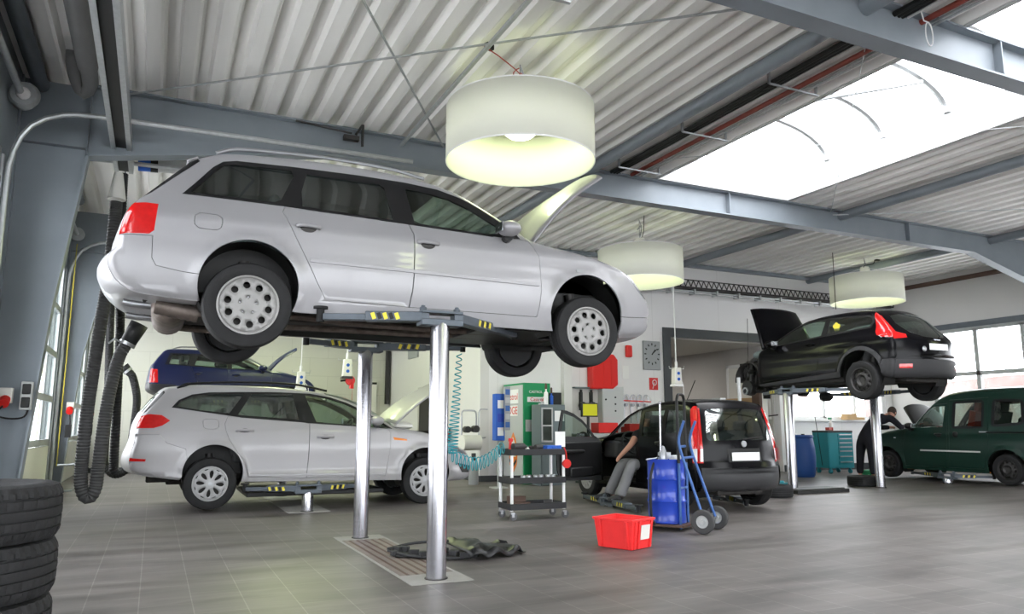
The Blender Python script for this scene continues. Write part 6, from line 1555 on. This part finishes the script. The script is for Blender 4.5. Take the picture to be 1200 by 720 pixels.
# ================================================================== raised black hatchback
VO = dict(name='hatchback_car', label='black hatchback raised on the right lift, front end stripped, yellow flower sticker on its window', loc=(11.15,9.90,1.56), rz=PI/2,
 hw=.85, zh=1.42, xr=-1.85, xf=2.4, paint='black_paint', er=.07, flare=.03,
 V=[(0,.88),(.2,.96),(.35,1.0),(.55,.985),(.66,.93),(1,.66)],
 path=[('bump',[(-1.635,.345),(-1.76,.315),(-1.815,.38),(-1.835,.48),(-1.84,.60)]),('bump2',[(-1.845,.66)]),('gate',[(-1.845,.78),(-1.835,.88),(-1.80,.98),(-1.74,1.06)]),
       ('glass',[(-1.60,1.22),(-1.46,1.36)]),('roof',[(-1.38,1.425),(-1.1,1.470),(-.75,1.490),(-.3,1.485),(-.0,1.455)]),
       ('screen',[(.20,1.40),(.45,1.29),(.70,1.16),(.95,1.02)]),('hood',[(1.02,.99),(1.06,.95)]),('nose',[(1.07,.70),(1.06,.45),(1.045,.30)])],
 tailtags=('bump','bump2','gate','glass'),
 crown=dict(bump=(-.24,.0,2.3),bump2=(-.24,0,2.3),gate=(-.22,.0,2.3),glass=(-.15,.05,2.4),roof=(-.02,.04,2.4),screen=(.18,.05,2.4),hood=(.0,.02,2.4),nose=(.0,0,2.4)),
 arches=[(-1.27,.405,.385),(1.45,.35,0)], sill=(.37,.27), screen_t=.93, rglass_t=.0001,
 shape=lambda x,z: .030*math.exp(-((z-.96)/.06)**2)*max(0,min(1,(-x-.2)/.8))-.012*math.exp(-((z-.62)/.10)**2),
 regions=[
  dict(name='rear_side_window',kind='glass',mat='dark_glass',depth=-.006,poly=[(-.515,1.145),(-.505,1.395),(-1.30,1.350),(-1.385,1.31),(-1.41,1.25),(-1.38,1.175),(-1.0,1.150)]),
  dict(name='front_side_window',kind='glass',mat='car_glass',depth=-.006,poly=[(.60,1.055),(.60,1.12),(.35,1.28),(.12,1.37),(-.12,1.40),(-.415,1.40),(-.40,1.125)]),
  dict(name='window_frame',kind='trim',mat='trim_black',depth=.001,poly=[(.68,1.03),(.66,1.13),(.40,1.285),(.14,1.395),(-.12,1.425),(-.55,1.428),(-1.32,1.38),(-1.42,1.33),(-1.445,1.24),(-1.41,1.15),(-1.0,1.12),(-.4,1.095)]),
  dict(name='tail_lamp',kind='lamp',mat='lens_red',poly=[(-1.385,1.52),(-1.375,1.43),(-1.44,1.31),(-1.50,1.17),(-1.51,1.07),(-1.56,1.01),(-1.70,.965),(-2.0,.94),(-2.0,1.52)]),
  dict(name='bumper_corner',kind='panel',mat='plastic_grey',poly=[(-2.1,.62),(-1.66,.62),(-1.60,.30),(-1.75,.2),(-2.1,.2)]),
  dict(name='sill_cladding',kind='trim',mat='plastic_grey',depth=.006,poly=[(-.96,.50),(-.80,.46),(1.2,.33),(1.2,.1),(-.8,.2),(-.96,.3)]),
  dict(name='arch_cladding',kind='trim',mat='plastic_grey',depth=.006,poly=[(-1.27+.45*cos(a),.405+.45*sin(a)) for a in [PI*1.12*i/20-.1 for i in range(21)]]+[(-1.27+.30*cos(a),.405+.30*sin(a)) for a in [PI*1.12*i/20-.1 for i in range(21)]][::-1]),
  dict(name='front_door',kind='panel',mat='black_paint',poly=[(-.42,1.09),(-.44,.90),(-.42,.60),(-.36,.46),(.93,.385),(.95,.60),(.93,.85),(.86,1.0),(.68,1.025),(-.4,1.085)]),
 ],
 rear=[dict(name='rear_window',kind='glass',mat='dark_glass',poly=[(-.66,1.04),(-.35,.96),(0,.945),(.35,.96),(.66,1.04),(.80,1.18),(.76,1.33),(.3,1.345),(0,1.35),(-.3,1.345),(-.76,1.33),(-.80,1.18)]),
  dict(name='tail_lamp',kind='lamp',mat='lens_red',mirror=True,poly=[(.74,.945),(.999,.93),(.999,1.42),(.965,1.40),(.95,1.18),(.92,1.05),(.74,1.0)]),
  dict(name='tailgate_seam',kind='trim',mat='black',poly=[(-.80,.655),(.80,.655),(.80,.668),(-.80,.668)]),
  dict(name='rear_reflector',kind='lamp',mat='lens_red',mirror=True,poly=[(.70,.46),(.94,.46),(.94,.525),(.70,.53)])],
 tagmat=dict(bump=('rear_bumper','plastic_grey')),
 handles=[(-.22,.985,.18)], mirror=(.62,1.07), wheel=(.315,.205,.20,'steel','steel_dark'), wheels=[(-1.27,.30),(1.40,.28)], no_wheel=((1,1),(1,-1)), gap=.005,
 seats=[(.0,.36,.52,'seat_fabric'),(.0,-.36,.52,'seat_fabric')], rear_seat=(-.95,.55), dash=(.75,.95), under_x=(-1.6,1.0))
r, Wc, bp, made, z2s = build_car(VO)
hood_panel(r, (1.02,1.02), (1.40,1.88), .70, .60, .02, 'black_paint', 'black', dish=.04, rnd=.03, ex=1.2)
def rear_pt(t,z,off=0):
    p = bp(t*VO['hw'],z2s(z)); return Vector((p[0]-off,p[1],p[2]))
p = rear_pt(0,.80,.012); b = MB(); b.box(p,(.012,.42,.10)); b.build('number_plate','plate_white',r,smooth=0)
p = rear_pt(0,.915,.01); b = MB(); b.box(p,(.02,.14,.022)); b.build('tailgate_badge','chrome',r,bevel=.004)
b = MB(); b.sphere(rear_pt(-.0,.66,0)+Vector((0,.34,.10)),.045,12,(.4,1,1)); b.build('lamp_insert','steel',r)
p = (-.70,Wc(-.70,1.25)+.003,1.25); b = MB()
for k in range(5): a = 2*PI*k/5+.3; b.cyl((p[0]+.045*cos(a),p[1],p[2]+.045*sin(a)),(p[0]+.045*cos(a),p[1]+.004,p[2]+.045*sin(a)),.034,12)
b.cyl(p,(p[0],p[1]+.005,p[2]),.04,12); b.build('flower_sticker','screen_yellow' if False else 'yellow',r)
# clear lens piece inside the left lamp
b = MB(); q = [(-1.60,1.0),(-1.72,1.02),(-1.80,.965),(-1.66,.962)]
b.add([(x_,Wc(x_,z_)+.004,z_) for x_,z_ in q],[(0,1,2,3)]); b.build('lamp_lens','lens_clear',r,smooth=0)
# stripped front: inner wing, strut, hub, gearbox, subframe
for s in (-1,1):
    b = MB()
    b.tube(crom([(1.05,s*.55,.90),(1.35,s*.56,.86),(1.62,s*.54,.70),(1.78,s*.5,.45)],.06),.05,8)
    q = arc(1.42,.45,.34,-.1,PI,14); b.add([(x_,s*.74,z_) for x_,z_ in q]+[(x_,s*.42,z_) for x_,z_ in q],[(i,i+1,16+i,15+i) for i in range(14)])
    b.b2((1.06,s*.42-.02,.35),(1.75,s*.42+.02,.85))
    b.build('inner_wing','steel_dark',r,smooth=30,solid=(.01,0))
b = MB(); b.sphere((1.22,.52,.93),.17,14,(1.3,.8,.55)); b.build('strut_tower','grey_cab',r)
for s in (-1,1):
    b = MB(); b.cyl((1.42,s*.60,.78),(1.42,s*.66,.34),.045,14); b.lathe([(.085,0),(.085,.02),(.06,.03),(.085,.05),(.06,.07),(.085,.09),(.06,.12)],16,c=(1.42,s*.62,.55)); b.build('suspension_strut','black',r)
    b = MB(); b.cyl((1.42,s*.66,.30),(1.42,s*.76,.30),.14,28); b.box((1.42,s*.68,.30),(.12,.12,.26)); b.cyl((1.3,s*.3,.22),(1.42,s*.66,.24),.03,10); b.build('brake_hub','black',r)
    b = MB(); b.lathe([(.045,s*.765),(.07,s*.765),(.07,s*.80),(.045,s*.80)],24,c=(1.44,0,.24),axis='Y',close=True); b.build('hub_ring','steel',r)
random.seed(5)
b = MB()
for k in range(26): b.box((random.uniform(1.15,1.85),random.uniform(-.45,.62),random.uniform(.18,.78)),(random.uniform(.06,.22),random.uniform(.06,.2),random.uniform(.05,.18)),random.random()*2)
for k in range(8): b.tube(crom([(random.uniform(1.15,1.8),random.uniform(.3,.66),random.uniform(.2,.8)) for _ in range(4)],.05),.012,6)
b.sphere((1.78,.58,.52),.10,12,(.8,.8,1)); b.sphere((1.6,.5,.25),.12,12,(1,1,.8))
b.build('front_mechanics','black',r,bevel=.012,smooth=40)
b = MB(); b.sphere((.25,-.05,.10),.13,12,(1,1,.7)); b.build('silencer','black',r)
b = MB(); b.tube([(1.62,.52,.80),(1.60,.50,1.70)],.006,5); b.build('bonnet_stay','black',r)

# ================================================================== green van
KA = dict(name='van', label='dark green glazed van at the right edge of the picture, standing on a low lift', loc=(15.35,9.95,.03), rz=PI/2,
 hw=.83, zh=1.80, xr=-1.75, xf=2.35, paint='green_paint', er=.06, flare=.02, V=V_BOX,
 path=[('bump',[(-1.30,.25),(-1.60,.27),(-1.70,.40)]),('gate',[(-1.72,.8)]),('glass',[(-1.70,1.10),(-1.66,1.60)]),('roof',[(-1.58,1.76),(-1.26,1.806),(-.7,1.812),(-.3,1.80),(.0,1.780),(.224,1.745)]),
       ('screen',[(.40,1.675),(.55,1.575),(.72,1.42),(.90,1.22),(1.047,1.06)]),('hood',[(1.35,1.03),(1.7,.97),(1.95,.88)]),('nose',[(2.10,.76),(2.18,.60),(2.18,.40),(2.10,.28),(1.99,.24)])],
 tailtags=('bump','gate','glass'), crown=dict(bump=(-.08,0,3),gate=(-.05,.0,3),glass=(-.04,.02,3),roof=(0,.05,2.6),screen=(.12,.04,2.4),hood=(.02,.05,2.4),nose=(.14,0,2.4)),
 arches=[(-.89,.30,.36),(1.66,.30,.36)], sill=(.20,.20),
 shape=lambda x,z: -.010*math.exp(-((z-.80)/.08)**2)+.012*math.exp(-((z-.93)/.03)**2),
 regions=[
  dict(name='front_side_window',kind='glass',mat='car_glass',depth=-.006,poly=[(.93,1.06),(.90,1.16),(.65,1.455),(.55,1.495),(.29,1.50),(.325,1.08)]),
  dict(name='sliding_door_window',kind='glass',mat='car_glass',depth=-.006,poly=[(.075,1.09),(.07,1.545),(-.47,1.560),(-.475,1.09)]),
  dict(name='quarter_window',kind='glass',mat='car_glass',depth=-.006,poly=[(-.72,1.125),(-.73,1.565),(-1.20,1.550),(-1.23,1.17)]),
  dict(name='window_frame',kind='trim',mat='trim_black',depth=.001,round=True,poly=[(.12,1.06),(.13,1.55),(.08,1.59),(-.45,1.605),(-.51,1.57),(-.515,1.10),(-.47,1.055),(.07,1.045)]),
  dict(name='window_frame',kind='trim',mat='trim_black',depth=.001,round=True,poly=[(-.67,1.12),(-.68,1.57),(-.73,1.61),(-1.20,1.595),(-1.26,1.53),(-1.28,1.20),(-1.22,1.12),(-.73,1.085)]),
  dict(name='front_door',kind='panel',mat='green_paint',poly=[(1.0,1.045),(.93,1.19),(.66,1.49),(.55,1.535),(.25,1.555),(.235,1.0),(.27,.55),(.33,.27),(1.25,.27),(1.27,.60),(1.22,.85),(1.17,1.0)]),
  dict(name='sliding_door',kind='panel',mat='green_paint',poly=[(.205,1.62),(.19,1.0),(.22,.55),(.28,.27),(-.45,.27),(-.55,.45),(-.60,.70),(-.60,1.65)]),
  dict(name='side_indicator',kind='lamp',mat='lens_clear',side=1,poly=[(1.42,.86),(1.47,.86),(1.47,.84),(1.42,.84)]),
  dict(name='headlamp',kind='lamp',mat='lens_clear',poly=[(2.0,.82),(2.3,.78),(2.3,.60),(2.02,.64)]),
 ],
 strips=[(.60,.60,-.42,.86,'wall_white','door_moulding',0)],
 handles=[(.42,.93,.15)], handle_mat='trim_black', mirror=(.98,1.10), mirror_black=True, wheel=(.285,.19,.18,'steel','steel_dark'), wheels=[(-.89,.285),(1.66,.285)],
 seats=[(.15,.36,.78,'red_fabric'),(.15,-.36,.78,'seat_fabric')], rear_seat=(-.75,.72), dash=(.85,1.02), hood_open=True)
r, Wc, bp, made, z2s = build_car(KA)
hood_panel(r, (1.08,1.06), (1.50,1.55), .60, .45, .03, 'black', 'black')
engine_block(r, 1.6, .85, .5)
b = MB(); b.tube([(-.58,Wc(-.58,.97)+.012,.975),(-1.45,Wc(-1.45,.97)+.012,.975)],.018,8); b.build('door_rail','trim_black',r)
b = MB(); b.box((-.52,Wc(-.52,.98)+.01,.985),(.16,.03,.022)); b.build('rail_bracket','steel',r,bevel=.004)
b = MB(); b.sphere((.06,Wc(.06,.93)-.01,.93),.065,12,(1,.35,1)); b.build('door_handle','black',r)

# ================================================================== black city car, driver's door open
PD = dict(name='city_car', label='small black city car seen from behind with its driver door open and white number plate', loc=(7.06,9.50,.03), rz=PI/2,
 hw=.77, zh=1.44, xr=-1.62, xf=1.85, paint='black_paint', er=.06, flare=.012, V=[(0,.90),(.15,.97),(.35,1.0),(.5,.995),(.62,.965),(.8,.90),(1,.80)],
 path=[('bump',[(-1.40,.26),(-1.52,.25),(-1.60,.30),(-1.63,.42),(-1.62,.56)]),('gate',[(-1.59,.62),(-1.585,.75),(-1.575,.88)]),('glass',[(-1.53,1.10),(-1.47,1.33)]),
       ('roof',[(-1.40,1.40),(-1.2,1.425),(-.9,1.435),(-.5,1.405),(-.19,1.345)]),('screen',[(.0,1.275),(.145,1.20),(.32,1.08),(.50,.955)]),('hood',[(.9,.90),(1.3,.83),(1.55,.73)]),('nose',[(1.68,.60),(1.72,.42),(1.68,.27),(1.43,.22)])],
 tailtags=('bump','gate','glass'), crown=dict(bump=(-.17,0,2.6),gate=(-.12,.0,2.6),glass=(-.10,.02,2.6),roof=(-.02,.035,2.6),screen=(.14,.05,2.4),hood=(.02,.05,2.4),nose=(.12,0,2.4)),
 arches=[(-1.13,.31,.305),(1.10,.30,.315)], sill=(.22,.22), rglass_t=.85,
 regions=[
  dict(name='rear_side_window',kind='glass',mat='car_glass',depth=-.005,poly=[(-.42,.95),(-.42,1.30),(-.88,1.315),(-.86,.96)]),
  dict(name='quarter_window',kind='glass',mat='dark_glass',depth=-.005,poly=[(-.95,.985),(-.96,1.315),(-1.28,1.30),(-1.30,1.02)]),
  dict(name='front_side_window',kind='glass',mat='car_glass',depth=-.005,poly=[(.42,.935),(.30,1.045),(.15,1.145),(-.03,1.225),(-.28,1.285),(-.27,.945)]),
  dict(name='tail_lamp',kind='lamp',mat='lens_red',poly=[(-2,.62),(-1.535,.62),(-1.51,.85),(-1.46,1.10),(-1.40,1.31),(-1.43,1.36),(-2,1.36)]),
  dict(name='front_door',kind='panel',mat='black_paint',poly=[(.58,.90),(.46,.955),(.30,1.085),(.13,1.195),(-.06,1.28),(-.22,1.325),(-.335,1.335),(-.335,.80),(-.32,.45),(-.27,.30),(.62,.27),(.66,.45),(.66,.75)]),
  dict(name='rear_door',kind='panel',mat='black_paint',poly=[(-.36,1.345),(-.355,.80),(-.34,.45),(-.30,.30),(-.78,.30),(-.86,.50),(-.95,.62),(-1.0,.85),(-.92,1.34),(-.6,1.355)]),
 ],
 rear=[dict(name='tail_lamp',kind='lamp',mat='lens_red',mirror=True,poly=[(.93,.62),(.999,.62),(.999,1.36),(.97,1.35),(.945,1.0),(.93,.80)]),
  dict(name='bumper_strip',kind='trim',mat='plastic_grey',poly=[(-.95,.48),(.95,.48),(.95,.54),(-.95,.54)]),
  dict(name='plate_recess',kind='trim',mat='black',poly=[(-.42,.63),(.42,.63),(.42,.80),(-.42,.80)])],
 tagmat=dict(bump=('rear_bumper','bumper_black')),
 handles=[(-.85,.86,.14)], handle_mat='trim_black', mirror=(.50,1.0), no_mirror=(1,), wheel=(.285,.18,.17,'cap','cap_silver'), wheels=[(-1.13,.285),(1.10,.29)],
 seats=[(.05,.34,.46,'seat_fabric'),(.05,-.34,.46,'seat_fabric')], rear_seat=(-.80,.50), dash=(.62,.86))
r, Wc, bp, made, z2s = build_car(PD)
def rear_pt(t,z,off=0):
    p = bp(t*PD['hw'],z2s(z)); return Vector((p[0]-off,p[1],p[2]))
p = rear_pt(0,.70,.010); b = MB(); b.box(p,(.012,.46,.105)); b.build('number_plate','plate_white',r,smooth=0)
p = rear_pt(0,.855,.004); b = MB(); b.cyl(p+Vector((.01,0,0)),p-Vector((.012,0,0)),.042,24); b.build('tailgate_emblem','steel',r,bevel=.004)
b = MB(); b.tube([tuple(rear_pt(.05,.91,.03)),tuple(rear_pt(-.2,.925,.035)),tuple(rear_pt(-.55,.94,.03))],.010,6); b.build('rear_wiper','black',r)
for s in (-1,1):
    q = [(s*.935,.64),(s*.985,.64),(s*.985,.80),(s*.935,.80)]
    b = MB(); b.add([tuple(rear_pt(t_,z_,.006)) for t_,z_ in q],[(0,1,2,3)]); b.build('reversing_lamp','lens_clear',r,smooth=0)
    b = MB(); q = [(-1.545,.64),(-1.61,.64),(-1.60,.80),(-1.535,.80)]; b.add([(x_,s*(Wc(x_,z_)+.004),z_) for x_,z_ in q],[(0,1,2,3)]); b.build('reversing_lamp','lens_clear',r,smooth=0)
b = MB(); b.tube([(-.55,0,1.47),(-.75,0,1.75)],.006,6); b.build('aerial','black',r)
b = MB(); b.box((-1.0,-.2,1.478),(.20,.10,.02)); b.build('roof_badge','grey_light',r)
# open door: swing the left door about its front hinge
hx_ = .64; hy_ = Wc(hx_,.6)-.01; th = -math.radians(74)
def swing(o):
    R2 = Matrix.Rotation(th,3,'Z'); h = Vector((hx_,hy_,0)); o.rotation_euler = (0,0,th); o.location = h-R2@h
door = made[('front_door',1)][0]; swing(door); door['label'] = 'open driver door'
for o in made[('front_side_window',1)]: o.parent = door; o.name = 'door_window'
b = MB(); b.b2((-.28,hy_-.085,.36),(.58,hy_-.035,.86)); b.box((-.1,hy_-.11,.72),(.5,.06,.06)); b.box((.1,hy_-.10,.42),(.5,.06,.14)); b.build('door_trim','trim_black',door,bevel=.02)
b = MB(); b.sphere((.42,hy_+.16,.93),.11,14,(.5,1.0,.75)); o = b.build('side_mirror','trim_black',door); b = MB(); b.box((.365,hy_+.16,.93),(.012,.16,.11)); b.build('mirror_glass','chrome',o)
# loose bits standing by the rear window: long white marker post behind the car
b = MB(); b.tube([(8.12,9.0,.0),(8.06,8.96,1.86)],.028,10); tag(b.build('white_tube','grey_light'),'pale tube standing upright behind of the black city car','tube')

# ------------------------------------------------------------------ camera, world
F_PX = 880.0
cam = bpy.data.cameras.new('camera'); co = bpy.data.objects.new('camera', cam); COL.objects.link(co)
cam.sensor_fit = 'HORIZONTAL'; cam.sensor_width = 36; cam.lens = F_PX/1200*36; cam.clip_start = .05; cam.clip_end = 200
pitch = math.atan(140/F_PX); yaw = math.atan(420/math.hypot(F_PX,140))
co.location = (0,0,1.12); co.rotation_euler = (PI/2+pitch, 0, -yaw)
sc = bpy.context.scene; sc.camera = co
w = bpy.data.worlds.new('world'); sc.world = w; w.use_nodes = True
nt = w.node_tree; bg = nt.nodes['Background']; bg.inputs[0].default_value = (.98,.975,1.0,1); bg.inputs[1].default_value = 10.4
sc.view_settings.view_transform = 'Standard'; sc.view_settings.look = 'None'; sc.view_settings.gamma = 1; sc.view_settings.exposure = 0
sc.view_settings.use_curve_mapping = False
c = sc.cycles; c.use_denoising = True; c.max_bounces = 8; c.diffuse_bounces = 5; c.glossy_bounces = 4; c.transmission_bounces = 6; c.transparent_max_bounces = 16
c.sample_clamp_indirect = 8; c.caustics_reflective = False; c.caustics_refractive = False; c.blur_glossy = .5
